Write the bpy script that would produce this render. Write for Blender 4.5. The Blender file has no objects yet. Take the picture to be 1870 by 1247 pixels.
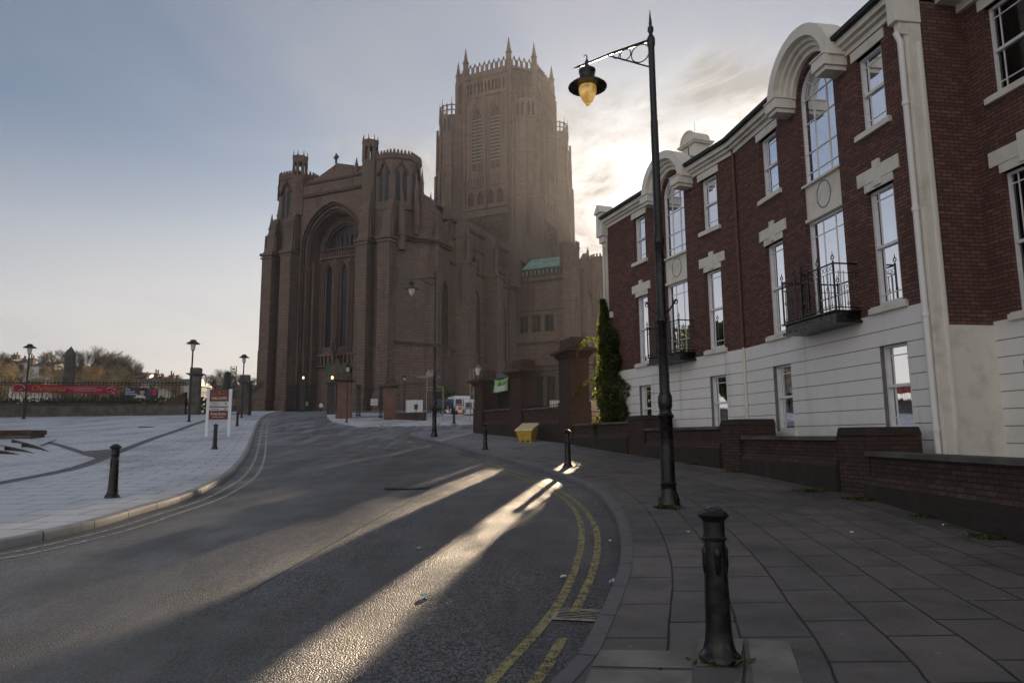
import bpy, bmesh, math, random
from mathutils import Vector, Matrix
rnd = random.Random(7)
sc = bpy.context.scene
COL = sc.collection
R = math.radians
PI = math.pi
# ------------------------------------------------------------------ camera
EYE = 1.5
PITCH, ROLL = R(7.85), R(-0.5)
cam = bpy.data.objects.new('camera', bpy.data.cameras.new('camera'))
COL.objects.link(cam)
CM = Matrix.Rotation(PI/2+PITCH, 3, 'X') @ Matrix.Rotation(ROLL, 3, 'Z')
cam.matrix_world = Matrix.Translation((0, 0, EYE)) @ CM.to_4x4()
cam.data.lens = 24; cam.data.sensor_width = 36
cam.data.clip_start = .05; cam.data.clip_end = 6000
sc.camera = cam
# ------------------------------------------------------------------ sky and sun
REAR_FILL = 3.0
SUN_AZ, SUN_EL = R(11.75), R(11.3)          # azimuth measured from +Y towards +X
world = bpy.data.worlds.new('World'); sc.world = world
world.use_nodes = True
wn = world.node_tree; wn.nodes.clear()
def wnode(t, **k):
    n = wn.nodes.new(t)
    for a, b in k.items(): setattr(n, a, b)
    return n
def wl(a, b): wn.links.new(a, b)
def wmath(op, a, b=None, clamp=False):
    n = wnode('ShaderNodeMath', operation=op, use_clamp=clamp)
    for i, v in enumerate((a, b)):
        if v is None: continue
        if isinstance(v, (int, float)): n.inputs[i].default_value = v
        else: wl(v, n.inputs[i])
    return n.outputs[0]
sky = wnode('ShaderNodeTexSky', sky_type='NISHITA', sun_disc=False, sun_elevation=SUN_EL, sun_rotation=SUN_AZ,
            air_density=1.0, dust_density=1.2, ozone_density=2.5, altitude=50)
tc = wnode('ShaderNodeTexCoord')
SD = Vector((math.sin(SUN_AZ)*math.cos(SUN_EL), math.cos(SUN_AZ)*math.cos(SUN_EL), math.sin(SUN_EL)))
sep = wnode('ShaderNodeSeparateXYZ'); wl(tc.outputs['Generated'], sep.inputs[0])
zc = wmath('ADD', wmath('MAXIMUM', sep.outputs[2], 0.0), 0.16)
cmb = wnode('ShaderNodeCombineXYZ')
wl(wmath('DIVIDE', sep.outputs[0], zc), cmb.inputs[0]); wl(wmath('DIVIDE', sep.outputs[1], zc), cmb.inputs[1])
dist = wnode('ShaderNodeVectorMath', operation='DISTANCE'); wl(tc.outputs['Generated'], dist.inputs[0])
dist.inputs[1].default_value = SD
nz = wnode('ShaderNodeTexNoise'); nz.inputs['Scale'].default_value = 1.9; nz.inputs['Detail'].default_value = 9
nz.inputs['Roughness'].default_value = .58; nz.inputs['Distortion'].default_value = .35
mp = wnode('ShaderNodeMapping'); mp.inputs['Scale'].default_value = (1, .8, 1); mp.inputs['Location'].default_value = (8.3, 4.4, 1)
wl(cmb.outputs[0], mp.inputs[0]); wl(mp.outputs[0], nz.inputs[0])
near = wnode('ShaderNodeMapRange'); near.inputs[1].default_value = .05; near.inputs[2].default_value = .85
near.inputs[3].default_value = .36; near.inputs[4].default_value = -.26; wl(dist.outputs['Value'], near.inputs[0])
# unseen bright cloud added behind the camera as fill light on facing walls
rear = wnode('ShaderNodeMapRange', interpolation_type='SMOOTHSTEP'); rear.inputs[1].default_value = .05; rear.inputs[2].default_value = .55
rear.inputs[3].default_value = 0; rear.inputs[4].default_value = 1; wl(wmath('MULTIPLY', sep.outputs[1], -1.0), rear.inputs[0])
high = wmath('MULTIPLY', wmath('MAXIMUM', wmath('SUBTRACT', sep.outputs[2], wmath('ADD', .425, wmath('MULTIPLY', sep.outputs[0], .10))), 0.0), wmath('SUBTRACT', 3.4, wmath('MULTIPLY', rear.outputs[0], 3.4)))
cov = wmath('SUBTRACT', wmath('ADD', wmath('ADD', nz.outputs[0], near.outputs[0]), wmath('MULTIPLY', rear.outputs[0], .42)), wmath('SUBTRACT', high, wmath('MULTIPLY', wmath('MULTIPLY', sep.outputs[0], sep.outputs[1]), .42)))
cm = wnode('ShaderNodeMapRange', interpolation_type='SMOOTHSTEP'); cm.inputs[1].default_value = .47; cm.inputs[2].default_value = .72
wl(cov, cm.inputs[0])
# cloud brightness: silver towards the sun, grey-mauve away
n2 = wnode('ShaderNodeTexNoise'); n2.inputs['Scale'].default_value = 3.6; n2.inputs['Detail'].default_value = 9; n2.inputs['Roughness'].default_value = .6; n2.inputs['Distortion'].default_value = .5
wl(mp.outputs[0], n2.inputs[0])
cb = wnode('ShaderNodeMapRange'); cb.inputs[1].default_value = .03; cb.inputs[2].default_value = .42
cb.inputs[3].default_value = 9.5; cb.inputs[4].default_value = 5.0; wl(dist.outputs['Value'], cb.inputs[0])
cbr = wmath('ADD', cb.outputs[0], wmath('MULTIPLY', rear.outputs[0], REAR_FILL))
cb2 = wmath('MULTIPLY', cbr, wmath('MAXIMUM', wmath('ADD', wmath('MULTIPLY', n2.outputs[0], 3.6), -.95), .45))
cc = wnode('ShaderNodeMixRGB', blend_type='MULTIPLY'); cc.inputs[0].default_value = 1
cc.inputs[1].default_value = (1, .965, .93, 1)
cv = wnode('ShaderNodeCombineXYZ')
for i in range(3): wl(cb2, cv.inputs[i])
wl(cv.outputs[0], cc.inputs[2])
# pale mauve band above the horizon, the damp winter air; the clear sky above it is a deeper blue
hb = wnode('ShaderNodeMapRange', interpolation_type='SMOOTHSTEP'); hb.inputs[1].default_value = .02; hb.inputs[2].default_value = .42
hb.inputs[3].default_value = .70; hb.inputs[4].default_value = .0; wl(sep.outputs[2], hb.inputs[0])
tint = wnode('ShaderNodeMixRGB', blend_type='MULTIPLY'); tint.inputs[0].default_value = 1; wl(sky.outputs[0], tint.inputs[1]); tint.inputs[2].default_value = (.76, .78, .80, 1)
hz = wnode('ShaderNodeMixRGB'); wl(hb.outputs[0], hz.inputs[0]); wl(tint.outputs[0], hz.inputs[1]); hz.inputs[2].default_value = (6.7, 5.95, 5.6, 1)
nv = wnode('ShaderNodeTexNoise'); nv.inputs['Scale'].default_value = .9; nv.inputs['Detail'].default_value = 6; nv.inputs['Distortion'].default_value = .6; wl(mp.outputs[0], nv.inputs[0])
vm = wnode('ShaderNodeMapRange', interpolation_type='SMOOTHSTEP'); vm.inputs[1].default_value = .40; vm.inputs[2].default_value = .72; vm.inputs[3].default_value = .08; vm.inputs[4].default_value = .62; wl(nv.outputs[0], vm.inputs[0])
veil = wnode('ShaderNodeMixRGB'); wl(vm.outputs[0], veil.inputs[0]); wl(hz.outputs[0], veil.inputs[1]); veil.inputs[2].default_value = (3.6, 3.65, 3.95, 1)
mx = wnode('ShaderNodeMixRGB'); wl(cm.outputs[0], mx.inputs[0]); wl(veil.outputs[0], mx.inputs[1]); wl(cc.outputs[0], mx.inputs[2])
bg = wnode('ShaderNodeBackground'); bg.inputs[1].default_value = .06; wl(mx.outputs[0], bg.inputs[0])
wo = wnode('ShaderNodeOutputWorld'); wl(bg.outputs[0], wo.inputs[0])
sun = bpy.data.objects.new('sun', bpy.data.lights.new('sun', 'SUN')); COL.objects.link(sun)
sun.data.energy = 5.0; sun.data.angle = R(.6); sun.data.color = (1, .77, .52)
sun.rotation_euler = Vector(-SD).to_track_quat('-Z', 'Y').to_euler()
sc.view_settings.view_transform = 'Standard'; sc.view_settings.look = 'None'
sc.view_settings.exposure = 1.1; sc.view_settings.gamma = 1
sc.cycles.max_bounces = 6; sc.cycles.transparent_max_bounces = 24
sc.cycles.volume_bounces = 0
# ------------------------------------------------------------------ ground profile (the street climbs to the cathedral)
ZT = [(-60, -2.2), (0, -.12), (5, 0), (12, .36), (20, .72), (28, 1.08), (41, 1.95), (55, 3.2), (70, 4.2), (95, 5.2), (200, 5.6), (4000, 6)]
def gz0(Y):
    if Y <= ZT[0][0]: return ZT[0][1]
    for (a, za), (b, zb) in zip(ZT, ZT[1:]):
        if Y <= b: return za+(zb-za)*(Y-a)/(b-a)
    return ZT[-1][1]
def gz(Y): return sum(gz0(Y+d) for d in (-3, -2, -1, 0, 1, 2, 3))/7
def dip(x, y):                              # the car park on the right of the gates lies lower
    s = max(0, min(1, (x+9)/4)); t = max(0, min(1, (y-51)/22)); return 1.15*s*s*(3-2*s)*t*t*(3-2*t)
def ray(px, py): return CM @ Vector(((px-935)/1246.67, -(py-623.5)/1246.67, -1))
def G(px, py, off=0.0):                     # where a sight line meets the ground
    d = ray(px, py); d = d/d.y; Y = 1.5
    while Y < 300 and EYE+d.z*Y > gz(Y)+off: Y += .02
    return Vector((d.x*Y, Y, gz(Y)+off))
def AY(px, py, Y): d = ray(px, py); d = d/d.y; return Vector((d.x*Y, Y, EYE+d.z*Y))
# ------------------------------------------------------------------ mesh helpers
CUR = Vector((0, 0, 0))
class MB:
    def __init__(s, T=None): s.v = []; s.f = []; s.uv = []; s.mi = []; s.m = 0; s.T = T
    def add(s, pts, faces, uvs=None):
        b = len(s.v)
        for p in pts:
            s.v.append(Vector(s.T(*p)) if s.T else Vector(p))
        for i, f in enumerate(faces):
            s.f.append([b+j for j in f]); s.mi.append(s.m)
            s.uv.append(uvs[i] if uvs else None)
        return s
    def box(s, x0, x1, y0, y1, z0, z1, tx=0, ty=0):
        P = [(x0, y0, z0), (x1, y0, z0), (x1, y1, z0), (x0, y1, z0), (x0+tx, y0+ty, z1), (x1-tx, y0+ty, z1), (x1-tx, y1-ty, z1), (x0+tx, y1-ty, z1)]
        return s.add(P, [(3, 2, 1, 0), (4, 5, 6, 7), (0, 1, 5, 4), (1, 2, 6, 5), (2, 3, 7, 6), (3, 0, 4, 7)])
    def prism(s, poly, z0, z1, k=1.0, c=None, close=True):
        n = len(poly)
        if c is None: c = (sum(p[0] for p in poly)/n, sum(p[1] for p in poly)/n)
        P = [(x, y, z0) for x, y in poly]+[(c[0]+(x-c[0])*k, c[1]+(y-c[1])*k, z1) for x, y in poly]
        F = [(i, (i+1) % n, n+(i+1) % n, n+i) for i in range(n)]
        if close: F += [tuple(range(n-1, -1, -1)), tuple(range(n, 2*n))]
        return s.add(P, F)
    def ngon(s, cx, cy, r, z0, z1, n=8, k=1.0, rot=None):
        if rot is None: rot = PI/n
        return s.prism([(cx+r*math.cos(rot+2*PI*i/n), cy+r*math.sin(rot+2*PI*i/n)) for i in range(n)], z0, z1, k, (cx, cy))
    def lathe(s, prof, cx=0, cy=0, n=20, cz=0):
        P = []; F = []
        for r, z in prof:
            for i in range(n): P.append((cx+max(r, .0005)*math.cos(2*PI*i/n), cy+max(r, .0005)*math.sin(2*PI*i/n), cz+z))
        for k in range(len(prof)-1):
            for i in range(n):
                j = (i+1) % n; F.append((k*n+i, k*n+j, (k+1)*n+j, (k+1)*n+i))
        F.append(tuple(range(n-1, -1, -1))); F.append(tuple((len(prof)-1)*n+i for i in range(n)))
        return s.add(P, F)
    def tube(s, pts, r, n=6, r1=None):
        pts = [Vector(p) for p in pts]; m = len(pts); P = []; F = []
        if r1 is None: r1 = r
        for i, p in enumerate(pts):
            d = (pts[min(i+1, m-1)]-pts[max(i-1, 0)])
            if d.length < 1e-9: d = Vector((0, 0, 1))
            d.normalize()
            a = d.cross(Vector((0, 0, 1)) if abs(d.z) < .9 else Vector((1, 0, 0))).normalized(); b = d.cross(a)
            rr = r+(r1-r)*i/max(1, m-1)
            for j in range(n):
                t = 2*PI*j/n; P.append(tuple(p+a*math.cos(t)*rr+b*math.sin(t)*rr))
        for i in range(m-1):
            for j in range(n):
                k = (j+1) % n; F.append((i*n+j, i*n+k, (i+1)*n+k, (i+1)*n+j))
        F.append(tuple(range(n-1, -1, -1))); F.append(tuple((m-1)*n+j for j in range(n)))
        return s.add(P, F)
    def ring(s, c, R_, r, ax='y', n=16, m=5, a0=0, a1=2*PI):
        full = abs(a1-a0-2*PI) < 1e-6; P = []; F = []
        k = n if full else n+1
        for i in range(k):
            t = a0+(a1-a0)*i/n
            for j in range(m):
                q = 2*PI*j/m; rr = R_+r*math.cos(q); h = r*math.sin(q)
                if ax == 'y': P.append((c[0]+rr*math.cos(t), c[1]+h, c[2]+rr*math.sin(t)))
                elif ax == 'x': P.append((c[0]+h, c[1]+rr*math.cos(t), c[2]+rr*math.sin(t)))
                else: P.append((c[0]+rr*math.cos(t), c[1]+rr*math.sin(t), c[2]+h))
        for i in range(n):
            i2 = (i+1) % k
            for j in range(m):
                j2 = (j+1) % m; F.append((i*m+j, i*m+j2, i2*m+j2, i2*m+j))
        return s.add(P, F)
    def wall(s, outline, holes, w0, w1):
        # a slab in (along, up) with openings; its thickness runs from w0 to w1
        cu = bpy.data.curves.new('c', 'CURVE'); cu.dimensions = '2D'; cu.fill_mode = 'BOTH'; cu.extrude = abs(w1-w0)/2
        for ring in [outline]+list(holes):
            sp = cu.splines.new('POLY'); sp.points.add(len(ring)-1)
            for i, (a, b) in enumerate(ring): sp.points[i].co = (a, b, 0, 1)
            sp.use_cyclic_u = True
        ob = bpy.data.objects.new('c', cu)
        me = bpy.data.meshes.new_from_object(ob)
        wm = (w0+w1)/2
        P = [(v.co.x, wm-v.co.z, v.co.y) for v in me.vertices]; F = [tuple(p.vertices) for p in me.polygons]
        bpy.data.objects.remove(ob); bpy.data.meshes.remove(me); bpy.data.curves.remove(cu)
        return s.add(P, F)
    def build(s, name, mat, parent=None, smooth=False, recalc=True, bevel=0, weld=False):
        me = bpy.data.meshes.new(name)
        me.from_pydata([v-CUR for v in s.v], [], s.f)
        if any(u is not None for u in s.uv):
            ul = me.uv_layers.new(name='UVMap')
            for p in me.polygons:
                u = s.uv[p.index]
                if u:
                    for li, c in zip(p.loop_indices, u): ul.data[li].uv = c
        mats = mat if isinstance(mat, (list, tuple)) else [mat]
        for m in mats: me.materials.append(m)
        for p in me.polygons: p.material_index = s.mi[p.index]; p.use_smooth = smooth
        if recalc or weld:
            bm = bmesh.new(); bm.from_mesh(me)
            if weld: bmesh.ops.remove_doubles(bm, verts=bm.verts, dist=.002)
            if recalc: bmesh.ops.recalc_face_normals(bm, faces=bm.faces)
            bm.to_mesh(me); bm.free()
        if smooth:
            try: me.set_sharp_from_angle(angle=R(38))
            except Exception: pass
        o = bpy.data.objects.new(name, me); COL.objects.link(o)
        if parent: o.parent = parent
        else: o.location = CUR
        if bevel:
            b = o.modifiers.new('bevel', 'BEVEL'); b.width = bevel; b.segments = 2; b.limit_method = 'ANGLE'; b.angle_limit = R(40)
        return o
def tag(o, label=None, cat=None, group=None, kind=None):
    if label: o['label'] = label
    if cat: o['category'] = cat
    if group: o['group'] = group
    if kind: o['kind'] = kind
    return o
def thing(name, label, cat, loc=(0, 0, 0), rz=0, group=None, local=False):
    global CUR
    o = bpy.data.objects.new(name, None); o.empty_display_size = .2; COL.objects.link(o)
    o.location = loc; o.rotation_euler = (0, 0, rz); tag(o, label, cat, group)
    CUR = Vector((0, 0, 0)) if local else Vector(loc)
    return o
def struct(mb, name, mat, **k):
    global CUR
    CUR = Vector((0, 0, 0)); o = mb.build(name, mat, **k); o['kind'] = 'structure'; return o
def copy_tree(o, parent=None):
    c = o.copy(); COL.objects.link(c)
    if parent: c.parent = parent
    for ch in list(o.children): copy_tree(ch, c)
    return c
def place(src, loc, rz=0, label=None, scale=None, first=False):
    o = src if first else copy_tree(src)
    o.location = loc; o.rotation_euler = (0, 0, rz)
    if label: o['label'] = label
    if scale: o.scale = scale if isinstance(scale, (tuple, list)) else (scale,)*3
    return o
def text(name, body, mat, parent, origin, xdir, up, size, align='CENTER', shear=0, thick=.003, width=None):
    cu = bpy.data.curves.new(name, 'FONT'); cu.body = body; cu.size = size; cu.align_x = align; cu.extrude = thick; cu.shear = shear
    ob = bpy.data.objects.new(name, cu); me = bpy.data.meshes.new_from_object(ob); bpy.data.objects.remove(ob)
    x = Vector(xdir).normalized(); u = Vector(up).normalized(); n = x.cross(u)
    k = 1
    if width:
        w = max(v.co.x for v in me.vertices)-min(v.co.x for v in me.vertices); k = width/w
    for v in me.vertices:
        v.co = Vector(origin)-CUR+x*v.co.x*k+u*v.co.y+n*v.co.z
    me.materials.append(mat)
    o = bpy.data.objects.new(name, me); COL.objects.link(o); o.parent = parent
    return o
# ------------------------------------------------------------------ materials
class NT:
    def __init__(s, name, rough=.8, spec=.3, metal=0.0):
        s.m = bpy.data.materials.new(name); s.m.use_nodes = True; s.t = s.m.node_tree; s.b = s.t.nodes['Principled BSDF']
        s.b.inputs['Roughness'].default_value = rough; s.b.inputs['Specular IOR Level'].default_value = spec; s.b.inputs['Metallic'].default_value = metal
        s.geo = s.t.nodes.new('ShaderNodeNewGeometry'); s.pos = s.geo.outputs['Position']
    def n(s, t, **k):
        n = s.t.nodes.new(t)
        for a, b in k.items(): setattr(n, a, b)
        return n
    def l(s, a, b): s.t.links.new(a, b)
    def put(s, sock, v):
        if isinstance(v, (int, float)): sock.default_value = v
        elif isinstance(v, tuple): sock.default_value = (*v, 1) if len(v) == 3 and sock.type == 'RGBA' else v
        else: s.l(v, sock)
    def math(s, op, a, b=0.0, clamp=False):
        n = s.n('ShaderNodeMath', operation=op, use_clamp=clamp); s.put(n.inputs[0], a); s.put(n.inputs[1], b); return n.outputs[0]
    def mix(s, f, a, b, mode='MIX'):
        n = s.n('ShaderNodeMixRGB', blend_type=mode); s.put(n.inputs[0], f); s.put(n.inputs[1], a); s.put(n.inputs[2], b); return n.outputs[0]
    def noise(s, scale, det=4, vec=None, rough=.55, dist=0, sc3=None):
        n = s.n('ShaderNodeTexNoise'); n.inputs['Scale'].default_value = scale; n.inputs['Detail'].default_value = det
        n.inputs['Roughness'].default_value = rough; n.inputs['Distortion'].default_value = dist
        v = vec or s.pos
        if sc3:
            m = s.n('ShaderNodeMapping'); m.inputs['Scale'].default_value = sc3; s.l(v, m.inputs[0]); v = m.outputs[0]
        s.l(v, n.inputs['Vector']); return n.outputs[0]
    def ramp(s, v, a, b, c0=0.0, c1=1.0):
        n = s.n('ShaderNodeMapRange', interpolation_type='SMOOTHSTEP'); s.put(n.inputs[0], v); n.inputs[1].default_value = a; n.inputs[2].default_value = b
        n.inputs[3].default_value = c0; n.inputs[4].default_value = c1; return n.outputs[0]
    def bump(s, h, strength=.4, dist=.01, prev=None):
        n = s.n('ShaderNodeBump'); n.inputs['Strength'].default_value = strength; n.inputs['Distance'].default_value = dist; s.put(n.inputs['Height'], h)
        if prev: s.l(prev, n.inputs['Normal'])
        s.l(n.outputs[0], s.b.inputs['Normal']); return n.outputs[0]
    def wallvec(s):       # (along the wall, up) for any upright face
        c = s.n('ShaderNodeVectorMath', operation='CROSS_PRODUCT'); s.l(s.geo.outputs['True Normal'], c.inputs[0]); c.inputs[1].default_value = (0, 0, 1)
        nn = s.n('ShaderNodeVectorMath', operation='NORMALIZE'); s.l(c.outputs[0], nn.inputs[0])
        d = s.n('ShaderNodeVectorMath', operation='DOT_PRODUCT'); s.l(nn.outputs[0], d.inputs[0]); s.l(s.pos, d.inputs[1])
        sp = s.n('ShaderNodeSeparateXYZ'); s.l(s.pos, sp.inputs[0])
        cb = s.n('ShaderNodeCombineXYZ'); s.l(d.outputs['Value'], cb.inputs[0]); s.l(sp.outputs[2], cb.inputs[1]); return cb.outputs[0]
    def uv(s):
        return s.n('ShaderNodeTexCoord').outputs['UV']
    def brick(s, vec, w, h, mortar, c1, c2, cm, off=.5, smooth=.1, bias=0):
        b = s.n('ShaderNodeTexBrick'); b.offset = off; b.inputs['Scale'].default_value = 1; b.inputs['Brick Width'].default_value = w; b.inputs['Row Height'].default_value = h
        b.inputs['Mortar Size'].default_value = mortar; b.inputs['Mortar Smooth'].default_value = smooth; b.inputs['Bias'].default_value = bias
        s.put(b.inputs['Color1'], c1); s.put(b.inputs['Color2'], c2); s.put(b.inputs['Mortar'], cm); s.l(vec, b.inputs['Vector'])
        return b
    def color(s, c): s.put(s.b.inputs['Base Color'], c); return s
    def rough(s, c): s.put(s.b.inputs['Roughness'], c); return s
def simple(name, col, rough=.6, metal=0.0, spec=.4, var=.15, nscale=6, bump=0):
    m = NT(name, rough, spec, metal)
    n = m.noise(nscale, 5)
    m.color(m.mix(m.ramp(n, .3, .7), tuple(c*(1-var) for c in col), tuple(min(1, c*(1+var)) for c in col)))
    if bump: m.bump(m.noise(nscale*8, 4), bump, .004)
    return m.m
def mk_brick(name, c1, c2, cm, w=.225, h=.075, grime=.5):
    m = NT(name, .85, .2); v = m.wallvec()
    b = m.brick(v, w, h, .011, c1, c2, cm, smooth=.2)
    big = m.noise(.7, 5); col = m.mix(m.ramp(big, .35, .7, 0, grime), b.outputs[0], tuple(x*.45 for x in c1))
    col = m.mix(m.ramp(m.noise(9, 3), .35, .65, 0, .35), col, tuple(x*.6 for x in c2))
    m.color(col); m.bump(m.math('ADD', m.math('MULTIPLY', b.outputs['Fac'], -1.0), m.math('MULTIPLY', m.noise(60, 3), .35)), .5, .008); return m.m
M = {}
M['brick'] = mk_brick('terrace brick', (.225, .110, .088), (.115, .062, .054), (.050, .040, .036), grime=.2)
M['brick_wall'] = mk_brick('boundary brick', (.115, .068, .056), (.060, .040, .036), (.03, .026, .024), grime=.6)
def mk_engineering():
    m = NT('sooty plinth brick', .8, .25); v = m.wallvec(); b = m.brick(v, .225, .075, .007, (.05, .034, .030), (.036, .028, .026), (.03, .026, .024))
    g = m.noise(1.3, 6); col = m.mix(m.ramp(g, .52, .72, 0, .5), b.outputs[0], (.035, .042, .022))
    col = m.mix(m.ramp(m.noise(3, 6, sc3=(1, 1, .2)), .5, .8, 0, .35), col, (.10, .075, .06))
    m.color(col); m.bump(m.math('MULTIPLY', b.outputs['Fac'], -1.0), .5, .006); return m.m
M['plinth'] = mk_engineering()
def mk_stucco():
    m = NT('painted stucco', .6, .3); g = m.noise(1.6, 6, sc3=(1, 1, .25))
    col = m.mix(m.ramp(g, .42, .8, 0, .3), (.80, .775, .755), (.58, .55, .51)); col = m.mix(m.ramp(m.noise(3.2, 6, sc3=(1, 1, .09)), .56, .78, 0, .45), col, (.42, .40, .36))
    spz = m.n('ShaderNodeSeparateXYZ'); m.l(m.pos, spz.inputs[0]); col = m.mix(m.math('MULTIPLY', m.ramp(spz.outputs[2], .3, 2.0, 1, 0), m.ramp(m.noise(2.2, 6), .35, .65)), col, (.34, .33, .27))
    m.color(col); m.bump(m.noise(120, 3), .12, .003); return m.m
M['stucco'] = mk_stucco()
M['groove'] = simple('stucco joint', (.17, .16, .15), .8)
def mk_creamstone():
    m = NT('painted stone trim', .6, .3); g = m.noise(2.5, 6)
    m.color(m.mix(m.ramp(g, .45, .75, 0, .5), (.72, .68, .61), (.42, .38, .31))); m.bump(m.noise(40, 4), .15, .004); return m.m
M['trim'] = mk_creamstone()
M['winframe'] = simple('white window paint', (.74, .73, .74), .4, var=.06)
def mk_glass():
    m = NT('window glass'); t = m.t; t.nodes.remove(m.b)
    fr = m.n('ShaderNodeFresnel'); fr.inputs[0].default_value = 1.65
    gl = m.n('ShaderNodeBsdfGlossy'); gl.inputs['Roughness'].default_value = .015; gl.inputs['Color'].default_value = (.93, .95, 1, 1)
    bp = m.n('ShaderNodeBump'); bp.inputs['Strength'].default_value = .04; bp.inputs['Distance'].default_value = .02; m.l(m.noise(1.6, 2), bp.inputs['Height']); m.l(bp.outputs[0], gl.inputs['Normal'])
    tr = m.n('ShaderNodeBsdfTransparent'); tr.inputs[0].default_value = (.72, .75, .76, 1)
    mx = m.n('ShaderNodeMixShader'); m.l(fr.outputs[0], mx.inputs[0]); m.l(tr.outputs[0], mx.inputs[1]); m.l(gl.outputs[0], mx.inputs[2])
    m.l(mx.outputs[0], t.nodes['Material Output'].inputs[0]); return m.m
M['glass'] = mk_glass()
M['leaded'] = simple('dark leaded glass', (.016, .020, .028), .35, spec=.3, var=.5, nscale=3)
def mk_room():
    m = NT('room plaster', .9); m.color(m.mix(m.noise(1, 2), (.30, .28, .25), (.4, .38, .34))); return m.m
M['room'] = mk_room()
M['blind'] = simple('pale window blind', (.55, .56, .58), .8, var=.05)
M['slate'] = simple('roof slate', (.045, .047, .055), .5, var=.3, nscale=3)
M['lead'] = simple('weathered lead', (.22, .22, .21), .6, var=.3, nscale=4)
def mk_iron(name='black ironwork', c=(.014, .012, .013), r=.38):
    m = NT(name, r, .5); n = m.noise(14, 6); m.color(m.mix(m.ramp(n, .55, .75, 0, .6), c, (.03, .016, .012)))
    m.rough(m.ramp(n, .3, .8, r-.08, r+.2)); m.bump(m.noise(60, 4), .12, .002); return m.m
M['iron'] = mk_iron(c=(.004, .003, .003), r=.30)
M['iron_far'] = simple('dark railing paint', (.02, .02, .021), .5, var=.2)
M['rust_pipe'] = simple('brown painted downpipe', (.13, .055, .045), .5, var=.12)
def mk_amber():
    m = NT('amber lamp bowl', .15, .5); m.color((.45, .28, .08)); m.b.inputs['Transmission Weight'].default_value = .35
    m.put(m.b.inputs['Emission Color'], m.mix(m.ramp(m.noise(7, 3), .4, .68), (.55, .30, .06), (1, .72, .28))); m.b.inputs['Emission Strength'].default_value = .2; return m.m
M['amber'] = mk_amber()
M['lampglass'] = simple('milky lamp glass', (.62, .60, .55), .25)
def mk_glow():
    m = NT('lit globe'); m.color((1, .85, .5)); m.put(m.b.inputs['Emission Color'], (1, .84, .45)); m.b.inputs['Emission Strength'].default_value = .7; return m.m
M['glow'] = mk_glow()
def mk_asphalt():
    m = NT('worn asphalt', .5, .5)
    sp = m.n('ShaderNodeTexVoronoi'); sp.inputs['Scale'].default_value = 68; m.l(m.pos, sp.inputs['Vector'])
    ag = m.n('ShaderNodeSeparateColor'); m.l(sp.outputs['Color'], ag.inputs[0])
    base = m.mix(m.ramp(ag.outputs[0], .15, .95), (.017, .017, .019), (.20, .195, .20))
    big = m.noise(.42, 7, sc3=(1, .35, 1), rough=.6); base = m.mix(m.ramp(big, .42, .62, 0, .7), base, (.036, .034, .034))
    old = m.noise(.16, 3, sc3=(1, .5, 1)); base = m.mix(m.ramp(old, .5, .53, 0, .35), base, (.15, .145, .145))
    ck = m.n('ShaderNodeTexVoronoi'); ck.feature = 'DISTANCE_TO_EDGE'; ck.inputs['Scale'].default_value = .5; wv = m.n('ShaderNodeVectorMath', operation='ADD'); m.l(m.pos, wv.inputs[0])
    nn = m.n('ShaderNodeTexNoise'); nn.inputs['Scale'].default_value = 1.6; nn.inputs['Detail'].default_value = 6; m.l(m.pos, nn.inputs[0]); m.l(nn.outputs['Color'], wv.inputs[1]); m.l(wv.outputs[0], ck.inputs['Vector'])
    crack = m.math('MULTIPLY', m.ramp(ck.outputs['Distance'], .002, .008, 1, 0), m.ramp(m.noise(.6, 2), .52, .6)); base = m.mix(m.math('MULTIPLY', crack, .7), base, (.015, .014, .014))
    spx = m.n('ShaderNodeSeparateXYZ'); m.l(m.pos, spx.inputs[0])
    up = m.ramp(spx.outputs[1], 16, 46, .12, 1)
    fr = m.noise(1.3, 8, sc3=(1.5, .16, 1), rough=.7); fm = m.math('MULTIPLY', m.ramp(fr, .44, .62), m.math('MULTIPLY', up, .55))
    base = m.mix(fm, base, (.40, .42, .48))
    m.color(base)
    h = m.math('ADD', m.math('MULTIPLY', sp.outputs['Distance'], -1.3), m.math('MULTIPLY', m.noise(110, 2), .8))
    m.bump(h, .9, .010)
    m.rough(m.ramp(m.noise(.9, 5), .3, .7, .38, .60)); return m.m
M['asphalt'] = mk_asphalt()
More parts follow.
